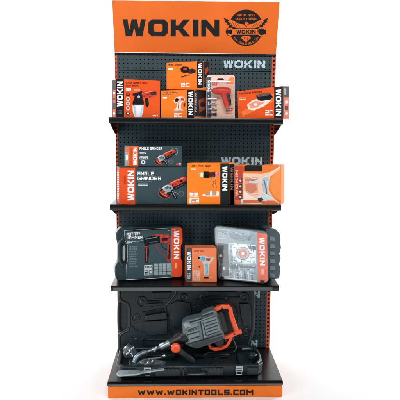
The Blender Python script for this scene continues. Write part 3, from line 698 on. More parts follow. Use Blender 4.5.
f.word(126.6, 232.9, 140.2, 235.6, WH, lay=4, sh=-.6, t='ROTARY'); f.word(126.8, 236.4, 142.4, 239.2, WH, lay=4, sh=-.6, t='HAMMER'); f.word(127, 241.6, 132, 243.4, WH, lay=4, t='800W')
f.greek(129.4, 246, 138, 268, (104, 124, 130), 9, 4)
f.rect(144.2, 265.2, 152.4, 275.6, (196, 206, 208), 4, -.4); f.greek(144.8, 266, 151.8, 268.4, TEAL, 2, 5); f.word(145, 270.4, 151.8, 274.4, TEAL, lay=5, t='2C')
f.rect(154.2, 263.6, 170.8, 274.8, (150, 168, 172), 4, -.4)
for k in range(3): f.line([(154.2, 266.4+k*2.8), (170.8, 266+k*2.8)], .35, TEAL, 5)
for k in range(3): f.line([(158.4+k*4.1, 263.6), (158.4+k*4.1, 274.6)], .35, TEAL, 5)
f.done('printed_text', r)
f.poly([(137.8, 240.2), (143.6, 239), (144, 242.8), (138.2, 243.2)], (64, 76, 82), 5); f.line([(138.2, 241.2), (143.4, 240.4)], .6, (150, 164, 170), 6)
f.poly([(143.4, 238.2), (148, 236.8), (153, 235.6), (159.6, 234.9), (160.4, 242.6), (155, 243.6), (148.8, 244.6), (143.8, 244)], (26, 32, 36), 5); f.line([(145, 239.4), (157.6, 236.7)], .7, (120, 136, 142), 6); f.line([(149, 242.8), (158.6, 241)], .5, (86, 100, 106), 6)
f.poly([(152, 234.9), (160, 233.9), (168.6, 234.4), (170.8, 236.8), (170.4, 241.4), (166.4, 243.2), (160.2, 242.6), (159.6, 235.6), (152, 236.2)], (178, 66, 54), 6); f.line([(161.4, 235.6), (168.2, 236.2)], .6, (226, 140, 126), 7); f.poly([(161.6, 237.6), (167.6, 238), (167.2, 241), (161.8, 240.6)], (40, 34, 36), 7)
f.poly([(167.4, 242.4), (170.8, 241), (171, 247), (170.2, 254), (171, 260.6), (168.4, 262.4), (166.8, 260.4), (167.6, 252)], (166, 60, 50), 6); f.line([(169.4, 244.4), (168.9, 259)], 1, (34, 30, 32), 7)
f.line([(155.4, 243.4), (157.6, 249), (161.6, 253.6), (167.2, 257.6)], .8, (150, 62, 54), 5); f.line([(160.6, 242.6), (162.6, 247.4), (167.4, 250)], .8, (40, 34, 36), 5)
f.poly([(145, 244.2), (148.4, 244), (149, 248.6), (148.6, 257), (147.6, 262.6), (145.2, 262.4), (144.6, 254), (144.4, 248)], (40, 36, 40), 5); f.line([(146.8, 248), (146.5, 261.4)], .7, (188, 80, 66), 6); f.rect(144.2, 246.2, 149.4, 247.4, (150, 64, 52), 6)
f.line([(130, 241.8), (138, 241.6)], .7, (140, 156, 162), 5)
f.done('product_picture', r)
f.poly([(172, 227.6), (180.6, 227.4), (182.2, 229.4), (182.4, 241.8), (180.7, 246), (180.7, 258.6), (182.2, 262), (182.2, 275), (180.4, 276.6), (172.2, 277.2)], (232, 84, 44), 2)
f.word(173.8, 230.6, 179.2, 259, WH, 2, 4); f.greek(175.2, 263, 177.2, 272, (244, 170, 140), 1, 4)
f.done('brand_strip', r)
f.poly([(133, 228.3), (166, 226.9), (165, 229.2), (134, 230.9)], KK, 2); f.line([(168, 230.6), (176, 229.2)], .6, SIL, 5)
f.done('top_catch', r)
for x in (121, 174):
    pass

# small orange box
c = Carton('mini_heat_gun_box', 'salmon orange box with a pale blue tool pictured, standing between two tool cases', Z3, -.208, -.214, 186.2, 216.8, (186.4, 247.9), (216.6, 248.2), .10, 184.6, 'left', mat('salmon_carton_card', (232, 128, 84), .48, coat=.0, spec=.16, var=.04, scale=15, bump=.12, bscale=30))
f = c.F
f.rect(186.4, 248.2, 192, 281.4, (70, 78, 84)); f.word(187.3, 251.4, 191.1, 270, WH, 2); f.greek(187.6, 273, 191, 279.6, SIL, 3); f.done('brand_strip', c.root)
f.word(194, 250.4, 204, 251.8, (160, 60, 40), t='HEAT GUN'); f.rect(193.2, 270, 200, 280.6, (238, 190, 168)); f.greek(193.6, 270.4, 199.6, 280.2, (206, 120, 90), 5); f.rect(198.6, 266, 200.2, 267.4, (70, 70, 50), 2); f.rect(203.8, 276.8, 208.6, 278.4, (40, 42, 46)); f.rect(209.4, 276.8, 213, 278, (240, 160, 120))
f.done('printed_text', c.root)
f.poly([(197.8, 257.4), (200, 256), (204, 255.4), (210, 257.4), (214.6, 257.6), (212.6, 260.6), (209.6, 264), (208.6, 275.4), (203.8, 275.4), (204, 266), (201.6, 260.8), (198.4, 259.6)], (206, 190, 184), 2)
f.poly([(199.6, 257), (204.6, 256.4), (205.6, 260), (202, 260.6), (199.4, 259.4)], (110, 186, 202), 3); f.disc(198.8, 258, 1.1, KK, 4); f.poly([(206, 258), (211, 258.4), (209.6, 260.8), (206.4, 260.6)], (170, 90, 70), 3)
f.poly([(205, 264), (208, 263.6), (207.8, 274.2), (204.8, 274.2)], (116, 184, 196), 3); f.line([(206, 266), (206, 273)], .5, WH, 4)
f.done('product_picture', c.root)

# hazy-lidded tool set case
bl, br, n = case_face(219, -.150, 269, -.272, .08)
P = lambda x, y: plane_pt(x, y, bl, n)
nn = n if n.y < 0 else -n
r = thing('tool_set_case', ((bl.x+br.x)/2, -.14, Z3), 'tool set case with glaring clear lid and ribbed grey side, right end of third shelf', 'tool case')
bm = bmesh.new()
ol = [(219.4, 279.6), (222, 280.4), (262, 283.6), (267, 283.2), (269, 280), (268.4, 236), (267.4, 232.2), (264.4, 230.6), (220, 225.0), (216, 225.2), (214.2, 228), (214.6, 240), (217.6, 262), (218.2, 276)]
def PZ(q): v = P(*q); v.z = max(v.z, Z3+.002); return v
prism(bm, [PZ(q) for q in ol], Vector((-.012, .030, 0))); link('case_shell', bm, CASE2, r, bevel=.004, seg=2, smooth=True)
# deep ribbed half behind, its end seen on the right
bm = bmesh.new(); vv = Vector((.05, .11, 0))
S0 = [(216, 279), (262, 280), (266, 276), (266, 236), (262, 229.6), (218, 224.0), (214, 228)]
B0 = [PZ(q)+Vector((-.012, .031, 0)) for q in S0]
def zc(v): v.z = max(v.z, Z3+.002); return v
edge = [(268, 282), (274, 282), (279.6, 278.5), (280.6, 268), (279.4, 264), (281, 258), (279.6, 254), (281.2, 248), (280.4, 240), (280.2, 234), (276.4, 229.6), (271, 228.4), (266, 229.4)]
YY = -.15
prism(bm, [zc(at(x, y, YY)) for x, y in edge], Vector((-.02, .12, 0)))
link('ribbed_side', bm, mat('slate_case_plastic', (82, 98, 106), .4, var=.12, bump=.2), r, bevel=.004, seg=2, smooth=True)
for k in range(6):
    y = 236+k*7.4; bm = bmesh.new()
    prism(bm, [at(x_, y_, YY-.0006) for x_, y_ in ((269.4, y), (274.6, y+1), (275.4, y+4.6), (269.6, y+4.4))], Vector((0, -.004, 0))); link('rib_pad', bm, mat('pale_slate', (128, 142, 146), .4), r, bevel=.001)
bm = bmesh.new(); tube(bm, smoothpath([at(221, 226, -.11), at(226, 223.6, -.11), at(248, 225.6, -.12), at(256, 228.8, -.13)]), .006, 10); link('carry_handle', bm, TOOLK, r, smooth=True)
f = Art(bl+nn*.0006, n)
lay = 1
f.poly([(216.2, 227), (257, 232), (258, 281.6), (220.6, 278.4), (219, 262), (216.4, 240)], (150, 172, 184), lay)  # pale base and near-white centre carry the lid's glare in their colour
f.poly([(217, 243), (228, 244), (229, 276), (221, 276), (219.4, 262)], (52, 66, 74), 2)
f.poly([(229, 233.2), (252, 236), (250, 240.4), (244, 242), (236, 241), (231, 238)], (124, 146, 157), 2)
f.poly([(232, 243), (256, 245), (256, 263), (233, 262)], (238, 247, 251), 2)
f.disc(243, 253.4, 6.4, (214, 196, 196), 3); f.disc(243, 253.4, 4.2, (220, 160, 150), 4); f.disc(243, 253.4, 1.6, (240, 236, 234), 5); f.ring(243, 253.4, 6.6, .5, (120, 140, 150), 5)
f.poly([(248, 246), (256, 246.6), (256, 250), (249, 249)], (104, 122, 134), 4)
f.rect(228.6, 264.4, 238, 268.4, (70, 86, 96), 3, .4); f.rect(240, 265.4, 255.6, 268, (90, 106, 116), 3, .4)
for k in range(7): f.line([(230+k*3.6, 270+k*.3), (231.2+k*3.6, 279+k*.3)], 1.3, (210, 224, 230) if k % 2 else (92, 110, 120), 3)
f.greek(231, 256.6, 236, 262, (80, 96, 106), 3, 4); f.rect(250, 254.4, 255.6, 260.6, (230, 236, 238), 4)
rs = random.Random(11)
SL = [(44, 56, 64), (70, 86, 96), (96, 114, 126), (232, 242, 246), (210, 226, 234), (150, 168, 178)]
for gy in range(9):
    for gx in range(9):
        x = 230.2+gx*2.85+rs.uniform(-.5, .5); y = 243.2+gx*.28+gy*4.05+rs.uniform(-.5, .5)
        if math.hypot(x-243, y-253.4) < 6.4: continue
        w, h = rs.choice(((1.9, .5), (.5, 2.6), (1.2, 1.2), (2.2, .8), (.7, 1.8)))
        f.rect(x, y, x+w, y+h, rs.choice(SL), 6+rs.random(), .1)
        if rs.random() < .5: f.rect(x+w*.2, y+h*.2, x+w*.6, y+h*.5, (244, 250, 252), 7.2+rs.random()*.3)
for k in range(7): f.rect(219.6+(k % 2)*3.4, 246+k*4.2, 221.8+(k % 2)*3.4, 248.6+k*4.2, SL[k % 3+1], 4)  # glints painted on the dark patch
for k in range(16):
    x = rs.uniform(217, 254); y = rs.uniform(229.5, 232.5)+(x-217)*.12+rs.choice((0, 0, 10)); f.rect(x, y, x+rs.uniform(.8, 2.4), y+.5, rs.choice(SL), 6+rs.random(), .1)
f.line([(229.6, 243), (230.4, 263), (228.6, 279)], .6, (224, 234, 238), 4); f.line([(230, 262.6), (256.6, 264)], .5, (224, 234, 238), 4)
f.line([(218, 229), (230, 230.6)], 1.2, (206, 216, 222), 3); f.greek(218.4, 232, 228, 240, (196, 210, 216), 3, 3)
f.poly([(229.4, 277.6), (257, 280.6), (257, 281.6), (229.4, 279)], WH, 4)
f.done('tools_under_lid', r)
f.poly([(257, 232.4), (266, 233.6), (267.2, 236), (267.8, 281), (265.6, 282.6), (258, 282)], (232, 96, 54), 3)
f.word(259.4, 237.4, 264.6, 265.4, WH, 2, 5, sh=.6); f.greek(261.6, 269, 264, 278, (246, 190, 160), 1, 5)
f.done('brand_strip', r)
bm = bmesh.new()
prism(bm, [PZ(q)+nn*.0032 for q in [(219.9, 278.8), (262, 283.0), (266.4, 282.4), (268.4, 279.6), (267.8, 236), (266.6, 232.8), (264, 231.2), (220, 225.8), (216.4, 226), (214.8, 228.4), (215.2, 240), (218.2, 262), (218.8, 276)]], nn*.012)
link('clear_lid', bm, MILKY, r, bevel=.004, seg=3, smooth=True)
for q in ((222, 281.2), (262, 284.4)):
    bm = bmesh.new(); v = PZ(q); box(bm, (v.x-.012, v.y-.018, Z3+.0025), (v.x+.012, v.y-.004, Z3+.024)); link('latch', bm, TOOLK, r, bevel=.002)

# ------------------------------------------------------------------ bottom: open hard case
z0 = ZD+.0012
case = thing('open_tool_case', (-.03, -.25, ZD), 'large black moulded case lying open on the base, lid leaning on the board', 'tool case')
ang = math.radians(-1.2)
def rot(x, y, z):  # case frame turned a little
    c_, s_ = math.cos(-ang), math.sin(-ang); cx0, cy0 = -.03, -.28
    return Vector((cx0+(x-cx0)*c_-(y-cy0)*s_, cy0+(x-cx0)*s_+(y-cy0)*c_, z))
X0, X1, Y0, Y1, H = -.468, .400, -.432, -.128, .066
# tray: outer shell with beveled front corners, floor and rim
outer = [(X0+.03, Y0), (X1-.03, Y0), (X1, Y0+.04), (X1, Y1), (X0, Y1), (X0, Y0+.04)]
inner = [(X0+.05, Y0+.028), (X1-.05, Y0+.028), (X1-.024, Y0+.055), (X1-.024, Y1-.02), (X0+.024, Y1-.02), (X0+.024, Y0+.055)]
bm = bmesh.new()
ob = [bm.verts.new(rot(x+.008*(1 if x < 0 else -1), y+(.006 if y < -.2 else 0), z0)) for x, y in outer]; ot = [bm.verts.new(rot(x, y, z0+H)) for x, y in outer]
it = [bm.verts.new(rot(x, y, z0+H)) for x, y in inner]; ib = [bm.verts.new(rot(x, y, z0+.018)) for x, y in inner]
for k in range(6):
    m = (k+1) % 6
    bm.faces.new((ob[k], ob[m], ot[m], ot[k])); bm.faces.new((ot[k], ot[m], it[m], it[k])); bm.faces.new((it[k], it[m], ib[m], ib[k]))
bm.faces.new(ib); bm.faces.new(ob[::-1]); bmesh.ops.recalc_face_normals(bm, faces=bm.faces)
tray = link('case_tray', bm, CASE, case, bevel=.005, seg=3, smooth=True)
# stiffening pads on the front wall
bm = bmesh.new()
for a, b in ((-.425, -.345), (-.235, -.10), (.03, .16), (.30, .365)):
    bm = bmesh.new()
    for (za, zb2) in ((.010, .056),):
        vs = [rot(a, Y0-.004+.004, z0+za), rot(b, Y0, z0+za), rot(b, Y0, z0+zb2), rot(a, Y0, z0+zb2)]
        prism(bm, vs, Vector((0, -.006, 0)))
    link('moulded_pad', bm, CASE, tray, bevel=.002)
for k in range(16):
    a = -.225+k*.0245
    bm = bmesh.new()
    prism(bm, [rot(a, Y0-.006, z0+.012), rot(a+.009, Y0-.006, z0+.012), rot(a+.009, Y0-.006, z0+.052), rot(a, Y0-.006, z0+.052)], Vector((0, -.004, 0)))
    link('moulded_rib', bm, CASE, tray, bevel=.0015)
# moulded bed inside
bm = bmesh.new()
for (a, b, c_, d_, h) in ((-.40, -.38, -.30, -.22, .045), (.10, -.40, .22, -.33, .050), (.26, -.38, .34, -.20, .052), (-.16, -.40, .06, -.35, .042), (-.30, -.22, -.12, -.16, .05), (.0, -.21, .22, -.16, .045)):
    bm = bmesh.new(); prism(bm, [rot(a, b, z0+.019), rot(c_, b, z0+.019), rot(c_, d_, z0+.019), rot(a, d_, z0+.019)], Vector((0, 0, h-.019)))
    link('moulded_bed', bm, CASE, tray, bevel=.008, seg=3, smooth=True)
# rim bumps at the right end (hinge corner shapes)
bm = bmesh.new()
lathe(bm, rot(.345, -.31, z0+H), rot(.345, -.31, z0+H+.02), [(0, .03), (.8, .03), (1, .026)], 20); lathe(bm, rot(.345, -.31, z0+H+.02), rot(.345, -.31, z0+H+.028), [(0, .016), (1, .014)], 16)
tube(bm, smoothpath([rot(.30, -.20, z0+H+.004), rot(.36, -.21, z0+H+.008), rot(.385, -.26, z0+H+.008), rot(.385, -.36, z0+H+.006), rot(.36, -.41, z0+H+.002)]), .010, 10)
link('corner_moulding', bm, CASE, tray, smooth=True)
for lx, ly in ((147, 371.0), (238.6, 367.2)):
    bx = at(lx, ly, -.44); bx = rot(bx.x, Y0, 0)
    bm = bmesh.new(); x_, y_ = bx.x, bx.y
    box(bm, (x_-.021, y_-.0165, z0+.034), (x_+.021, y_-.0075, z0+.070))
    l = link('latch', bm, CHROME, case, bevel=.002)
    for za in (.042, .055):
        bm = bmesh.new(); box(bm, (x_-.016, y_-.0185, z0+za), (x_+.016, y_-.0168, z0+za+.005)); link('latch_slot', bm, TOOLK, l, bevel=.0005)
    bm = bmesh.new(); tube(bm, [(x_-.015, y_-.012, z0+.034), (x_-.015, y_-.014, z0+.018), (x_+.015, y_-.014, z0+.018), (x_+.015, y_-.012, z0+.034)], .0018, 8); link('wire_loop', bm, CHROME, l)
bm = bmesh.new(); tube(bm, smoothpath([rot(-.05, Y0-.004, z0+.03), rot(-.04, Y0-.028, z0+.03), rot(.05, Y0-.028, z0+.03), rot(.06, Y0-.004, z0+.03)]), .006, 10); link('carry_handle', bm, CASE, case, smooth=True)

# lid standing open
lb = Vector((0, -.112, z0)); ln = Vector((0, -1, .09)).normalized()
L = lambda x, y, o=0: plane_pt(x, y, lb, ln)+ln*o
bm = bmesh.new()
lo = [(117.6, 351), (117.6, 335), (121, 331.6), (126, 329), (127.6, 325), (127.6, 308.6), (125.6, 305), (120, 302.6), (117.6, 299), (118, 289), (124, 283.5), (246, 283), (251.6, 288), (252.6, 265), (255, 310), (255, 328), (252.4, 338), (250, 350)]
prism(bm, [L(*q) for q in lo], -ln*.038)
lid = link('case_lid', bm, CASE, case, bevel=.006, seg=3, smooth=True)
bm = bmesh.new(); prism(bm, [L(*q_, -.030) for q_ in [(117.8, 334), (129, 330), (129, 304), (117.8, 300)]], -ln*.007); link('handle_recess', bm, CASE, lid)
bm = bmesh.new(); tube(bm, smoothpath([L(120, 331.5, -.012), L(118.6, 327, -.012), L(118.6, 306, -.012), L(120, 302.5, -.012)], 5), .009, 10); link('carry_handle', bm, CASE, lid, smooth=True)
bm = bmesh.new()
def rimpath(pts, r_=.0045, closed=False, sm=0, h=.004):
    r_ *= 1.35
    ps = [L(*q, h) for q in pts]
    if closed: ps.append(ps[0])
    if sm: ps = smoothpath(ps, sm)
    tube(bm, ps, r_, 8)
def circ(x, y, r_): return [(x+r_*math.cos(2*math.pi*k/20), y+r_*math.sin(2*math.pi*k/20)) for k in range(20)]
rimpath([(119.6, 348), (119.6, 336.4), (123, 333), (128.4, 330.4), (130, 325.6), (130, 308), (127.6, 303.4), (121.6, 300.4), (119.6, 297), (119.8, 289)], .0045)
rimpath([(248.6, 289), (250, 300), (252.6, 311), (252.6, 327.6), (250, 337), (247.8, 348)], .0045)
for (x, y, r_) in ((141.8, 301.6, 4.9), (135.6, 317.6, 4.0), (183.4, 297, 3.4), (244.2, 296.4, 3.9), (246.2, 332, 3.6), (155.6, 325.8, 3.2), (228, 299, 2.4)):
    rimpath(circ(x, y, r_), .0035, True)
    lathe(bm, L(x, y, -.004), L(x, y, .004), [(0, .4*r_/165*1.1), (.8, .4*r_/165*1.1), (1, .3*r_/165)], 16)
rimpath([(176, 290), (175.6, 294), (171, 300), (166.4, 305), (166, 311)], .004)
rimpath([(166, 311), (168.4, 317), (168.6, 328), (172, 334), (178, 336)], .004, sm=3)
rimpath([(148, 301), (160, 301), (163.4, 298)], .003)
rimpath([(143, 312.4), (164, 308.6)], .0035); rimpath([(203, 293), (200, 298), (206, 300.6), (222, 299), (234, 304), (238, 316), (237, 330), (241, 338)], .004, sm=3)
rimpath([(180, 308), (192, 302)], .003); rimpath([(196, 300), (214, 296), (240, 297)], .0035, sm=2)
rimpath([(132, 336), (150, 339.6), (172, 339)], .004, sm=3); rimpath([(131, 325), (136, 330), (143, 332)], .003, sm=3)
link('moulded_rim', bm, CASE, lid, smooth=True)
bm = bmesh.new()
def pad(pts, h): prism(bm, [L(*q) for q in pts], ln*h*1.7)
pad([(145, 314.6), (166.6, 311.2), (167.4, 317.6), (145.4, 319.6)], .022); pad([(144.6, 321), (167.6, 319.4), (167.6, 333.6), (150, 335), (144.4, 331)], .010)
pad([(147, 303.6), (163, 302), (163.4, 305), (147, 307)], .006); pad([(131.6, 336.6), (143, 338.6), (143, 347), (125, 348)], .010)
pad([(170, 304), (178, 300), (190, 303), (192, 318), (184, 330), (172, 326)], .007)
pad([(206, 291), (236, 291), (238, 296), (208, 295.4)], .008); pad([(239, 303), (248.6, 303), (250.6, 312), (250.6, 325), (243, 326), (240.6, 316)], .010)
pad([(193, 306), (206, 303), (210, 308), (196, 312)], .006); pad([(152, 292), (172, 291.4), (168, 298.6), (153, 298.6)], .007); pad([(212, 303), (230, 304.4), (233, 310), (226, 314)], .005)
link('moulded_pocket', bm, CASE, lid, bevel=.004, seg=3, smooth=True)
pm = Art(L(200, 320, .0006), ln)
bm = bmesh.new()
for k in range(3):
    a = rot([-.36, 0, .30][k], Y1+.004, z0+H-.006); bm = bmesh.new(); tube(bm, [a-Vector((.04, 0, 0)), a+Vector((.04, 0, 0))], .008, 12); link('hinge', bm, CASE, case, smooth=True)

# ------------------------------------------------------------------ demolition hammer lying in the case
YH = -.255
hm = thing('demolition_hammer', (.09, YH, ZD+.07), 'large grey and orange demolition hammer leaning in the open case', 'power tool')
q = lambda x, y, Y=YH: at(x, y, Y)
bm = bmesh.new()
outline = [(182.2, 323.6), (186.6, 320.6), (201, 317.2), (203, 313.8), (213, 310.2), (216.6, 311.4), (219.6, 320), (224.6, 335.6), (224.6, 339.6), (210, 345.0), (197, 349.2), (190.0, 347.2), (185.0, 344.4), (182.6, 333)]
prism(bm, [q(x, y, YH-.045) for x, y in outline], Vector((0, .09, 0)))
hb = link('motor_housing', bm, GREY, hm, bevel=.010, seg=4, smooth=True)
bm = bmesh.new()
def plate(pts, y0, h): prism(bm, [q(x, y, y0) for x, y in pts], Vector((0, -h, 0)))
plate([(186, 325.8), (197.6, 322), (200.4, 339.6), (189.6, 342.6)], YH-.0445, .006)
plate([(201, 321), (216.4, 315.8), (220.8, 331.6), (204, 337.6)], YH-.0445, .010)
plate([(188, 324), (214, 314.6), (214.4, 316), (188.4, 325.4)], YH-.05, .006)
link('side_cover', bm, mat('light_grey_casting', (114, 130, 133), .3, metal=.2, var=.1, bump=.2), hb, bevel=.002, seg=2)
bm = bmesh.new()
for k in range(5):
    x_ = 204.5+k*.7; y_ = 323+k*3.0
    plate([(x_, y_), (x_+11.6, y_-3.9), (x_+11.8, y_-3.1), (x_+.2, y_+.8)], YH-.0555, .0016)
plate([(186.4, 344), (209, 337.6), (209.2, 338.8), (187, 345)], YH-.0445, .004); plate([(199.6, 320.6), (200.8, 320.2), (204.2, 338.4), (203, 338.8)], YH-.0452, .004)
plate([(187.2, 334.4), (199, 331), (199.2, 332), (187.4, 335.4)], YH-.0515, .001)
plate([(202, 315.8), (213, 312), (213.4, 313.4), (202.6, 317)], YH-.0452, .003)
plate([(202.6, 322.4), (203.4, 322.2), (206.6, 335.8), (205.8, 336.1)], YH-.0552, .0012)
plate([(200.2, 340.2), (222.4, 333.2), (222.6, 334.2), (200.4, 341.2)], YH-.0455, .003)
plate([(189, 329.0), (198.2, 326.1), (198.3, 326.7), (189.1, 329.6)], YH-.0512, .001)
plate([(190.2, 338.6), (199.6, 335.6), (199.8, 336.6), (190.4, 339.6)], YH-.0512, .001)
plate([(217.6, 314.6), (219.2, 314.2), (223.8, 330), (222.2, 330.6)], YH-.0452, .003)
plate([(186, 322.8), (200.4, 318.6), (201.8, 315.6), (202.4, 316), (201, 319.2), (186.2, 323.5)], YH-.0452, .002)
link('cooling_slots', bm, TOOLK, hb)
bm = bmesh.new(); plate([(183.2, 323.6), (189.4, 321.2), (191.2, 326), (185.2, 328.4)], YH-.040, .016); link('front_cap', bm, mat('pale_grey_cap', (138, 154, 157), .35, var=.1), hb, bevel=.005, seg=3, smooth=True)
bm = bmesh.new(); plate([(190.4, 345), (223, 335.6), (222.8, 338.4), (209, 343), (197, 347.2)], YH-.046, .004); link('lower_trim', bm, GREY2, hb, bevel=.0015)
bm = bmesh.new()
for x_, y_ in ((187.8, 327), (198.4, 338.2), (188.8, 340.6), (219, 331), (203, 323)):
    lathe(bm, q(x_, y_, YH-.050), q(x_, y_, YH-.0575), [(0, .005), (.7, .005), (1, .0035)], 10); link('screw_head', bm, STEEL, hb, smooth=True); bm = bmesh.new()
bm = bmesh.new(); f = Art(q(200, 330, YH-.0512), (0, 1, 0)); f.word(187.6, 329.6, 197.4, 332.6, (60, 68, 72), sh=-2.6); f.done('lettering', hb); bm.free()
# nose: dark gearbox, chrome chuck, neck
def seg(a, b): return q(*a), q(*b)
bm = bmesh.new(); a, b = seg((187, 334.6), (170, 342.8)); lathe(bm, a, b, [(0, .052), (.27, .052), (.28, .043), (.66, .036), (.67, .028), (1, .025)], 24)
link('gearbox_nose', bm, TOOLK, hm, smooth=True, angle=40)
bm = bmesh.new(); a, b = seg((171.4, 342.4), (160, 347.4)); lathe(bm, a, b, [(0, .019), (.06, .023), (.32, .023), (.33, .019), (.5, .019), (.51, .0215), (.92, .0215), (1, .017)], 24); link('chuck_sleeve', bm, CHROME, hm, smooth=True, angle=40)
bm = bmesh.new(); a, b = seg((160.4, 347.2), (146, 352.4)); lathe(bm, a, b, [(0, .012), (.4, .012), (.42, .016), (.55, .016), (.57, .010), (1, .011)], 18); link('tool_shank', bm, STEEL, hm, smooth=True, angle=40)
bm = bmesh.new(); lathe(bm, q(157, 346.6, YH-.02), q(154.4, 351.8, YH-.02), [(0, .006), (.5, .008), (1, .006)], 12); link('lock_pin', bm, CHROME, hm, smooth=True)
# rear D handle
def bar(name, pts, w, Y_=YH, d=.030, parent=hm, m=TOOLO):
    """flat moulded strip following a bent line"""
    bm = bmesh.new(); P_ = [Vector((x, y)) for x, y in pts]; l_, r_ = [], []
    for i, p in enumerate(P_):
        t = (P_[min(i+1, len(P_)-1)]-P_[max(i-1, 0)]).normalized(); nn_ = Vector((-t.y, t.x))*w/2
        l_.append(p+nn_); r_.append(p-nn_)
    prism(bm, [q(v.x, v.y, Y_-d/2) for v in l_+r_[::-1]], Vector((0, d, 0)))
    return link(name, bm, m, parent, bevel=.003, seg=3, smooth=True)
hbk = bar('handle_bracket', [(213, 312.4), (217.6, 308.8), (222.6, 307.2), (228.2, 306.8), (230.6, 309.6), (231.2, 314)], 3.9)
bar('handle_bracket', [(241.8, 331.8), (236.6, 333.6), (231, 336.4), (224, 338.6)], 3.4)
bm = bmesh.new(); a, b = seg((229.9, 311.6), (236.8, 332.2)); lathe(bm, a, b, [(0, .010), (.06, .0135), (.3, .0155), (.6, .0145), (.92, .0165), (1, .012)], 18); link('rear_grip', bm, TOOLO, hm, smooth=True)
bar('lower_guard', [(208.4, 343), (210.4, 348), (214.8, 350.0), (220.6, 349.2), (226.6, 346.8), (229.4, 342.4), (231.6, 337)], 2.7, d=.024)
for x_, y_ in ((222, 308.4), (226, 341), (212, 347.6), (234.4, 334)):
    bm = bmesh.new(); lathe(bm, q(x_, y_, YH-.0145), q(x_, y_, YH-.0175), [(0, .0055), (.7, .0055), (1, .004)], 10); link('screw_head', bm, TOOLK, hbk, smooth=True)
bm = bmesh.new(); prism(bm, [q(x_, y_, YH-.03) for x_, y_ in ((216.6, 339.4), (221, 337.2), (224.4, 341), (223, 346), (217.4, 346.6), (214.6, 343.6))], Vector((0, .05, 0))); link('switch_block', bm, TOOLK, hm, bevel=.003)
bm = bmesh.new()
prism(bm, [q(x_, y_, YH-.03) for x_, y_ in ((217.4, 313), (222.6, 311.6), (228.4, 331), (223.6, 334.4))], Vector((0, .06, 0))); link('rear_cap', bm, TOOLK, hm, bevel=.006, seg=3)
# side handle with round orange end
bm = bmesh.new(); a, b = q(193, 361.4, -.27), q(178.6, 350, -.315); lathe(bm, a, b, [(0, .014), (.1, .019), (.5, .0165), (.9, .019), (1, .014)], 18); sh = link('side_handle', bm, GREY2, hm, smooth=True)
c0 = q(175.8, 348, -.33); d0 = (CAM-c0).normalized()
bm = bmesh.new(); lathe(bm, c0-d0*.014, c0+d0*.014, [(0, .018), (.1, .026), (.6, .0295), (.8, .026), (.93, .018), (1, .008)], 28); link('end_cap', bm, TOOLO, sh, smooth=True)
bm = bmesh.new(); tube(bm, [q(184, 340, -.25), q(180, 346, -.27), q(178.5, 349.5, -.305)], [.020, .017, .014], 14); link('handle_clamp', bm, TOOLK, hm, smooth=True)
# cord from the rear handle
bm = bmesh.new(); tube(bm, smoothpath([q(232, 337, -.25), q(236, 347, -.27), q(233, 352, -.29), atz(222, 352, .17), atz(208, 353, .165), atz(204, 356.6, .16), atz(212, 359, .165), atz(226, 356.4, .168), atz(234, 361, .165), atz(237, 365, .158)], 8), .0036, 8); link('power_cord', bm, TOOLK, hm, smooth=True)

# flat chisel across the front rim, wrapped bit, plastic bag, spanner
bm = bmesh.new()
zr = z0+H+.012
prism(bm, [atz(x_, y_, zr) for x_, y_ in ((116.6, 372.8), (118.6, 370.4), (124, 369.9), (137, 370.1), (141, 370.6), (164, 367.7), (164.2, 369), (141.4, 372.4), (137, 373.9), (119, 375.0), (117, 374.4))], Vector((0, 0, -.010)))
tag(link('flat_chisel', bm, mat('dull_silver_steel', (158, 176, 182), .38, metal=.6, var=.2, bump=.2), bevel=.003, seg=3, smooth=True), 'long pale steel chisel lying across the front rim of the open case', 'chisel')
bm = bmesh.new(); tube(bm, smoothpath([q(147.5, 351.6, -.262), q(141.6, 353.4, -.28), q(136.6, 357.2, -.30), q(134.2, 362.6, -.315)], 5), [.010]+[.0135]*6+[.015]*6+[.013]*3, 12)
wb = tag(link('bent_nozzle', bm, mat('pale_steel', (140, 160, 172), .38, metal=.7, var=.25, scale=60, bump=.3, bscale=120), smooth=True), 'bent shiny metal piece at the tip of the hammer, left in the case', 'metal fitting')
bm = bmesh.new(); tube(bm, smoothpath([q(139, 361.6, -.31), q(148, 358.6, -.30), q(158, 358, -.30), q(163.6, 356.4, -.30)], 4), [.0045]*13, 8); lathe(bm, q(162.8, 356.8, -.30), q(166.4, 355.2, -.30), [(0, .006), (.3, .011), (.8, .011), (1, .006)], 12)
tag(link('hex_key', bm, STEEL, smooth=True), 'thin silver rod with a round knob lying below the chrome chuck', 'metal rod')
def bag(name, label, c, r3, mt, seed):
    bm = bmesh.new(); bmesh.ops.create_icosphere(bm, subdivisions=4, radius=1)
    for v in bm.verts:
        d = v.co.normalized(); k = 1+.34*noise.noise(d*1.7+Vector((seed, 0, 0)))+.16*abs(noise.noise(d*5+Vector((seed, 2, 0))))
        v.co = Vector((d.x*r3[0]*k, d.y*r3[1]*k, d.z*r3[2]*k))+c
        v.co.z = max(v.co.z, z0+.02)
    return link(name, bm, mt, smooth=True, angle=22)
c1 = q(129.6, 351.4, -.25)
rb = thing('plastic_bag', c1, 'crumpled clear plastic bag of small parts at the left of the open case', 'plastic bag')
b1 = bag('bag_film', '', c1, (.040, .035, .036), BAG, 1.3); b1.parent = rb; b1.matrix_parent_inverse = ROOTINV(rb)
bm = bmesh.new()
for k in range(7):
    d = Vector((random.uniform(-1, 1)*.022, random.uniform(-1, 1)*.015, random.uniform(-1, 1)*.02)); e = Vector((random.uniform(-1, 1), random.uniform(-1, 1), random.uniform(-1, 1)))*.018
    lathe(bm, c1+d-e, c1+d+e, [(0, .004), (.3, .004), (.35, .008), (1, .008)], 10)
link('metal_parts', bm, STEEL, rb, smooth=True)
c2 = q(150.5, 363.4, -.33)
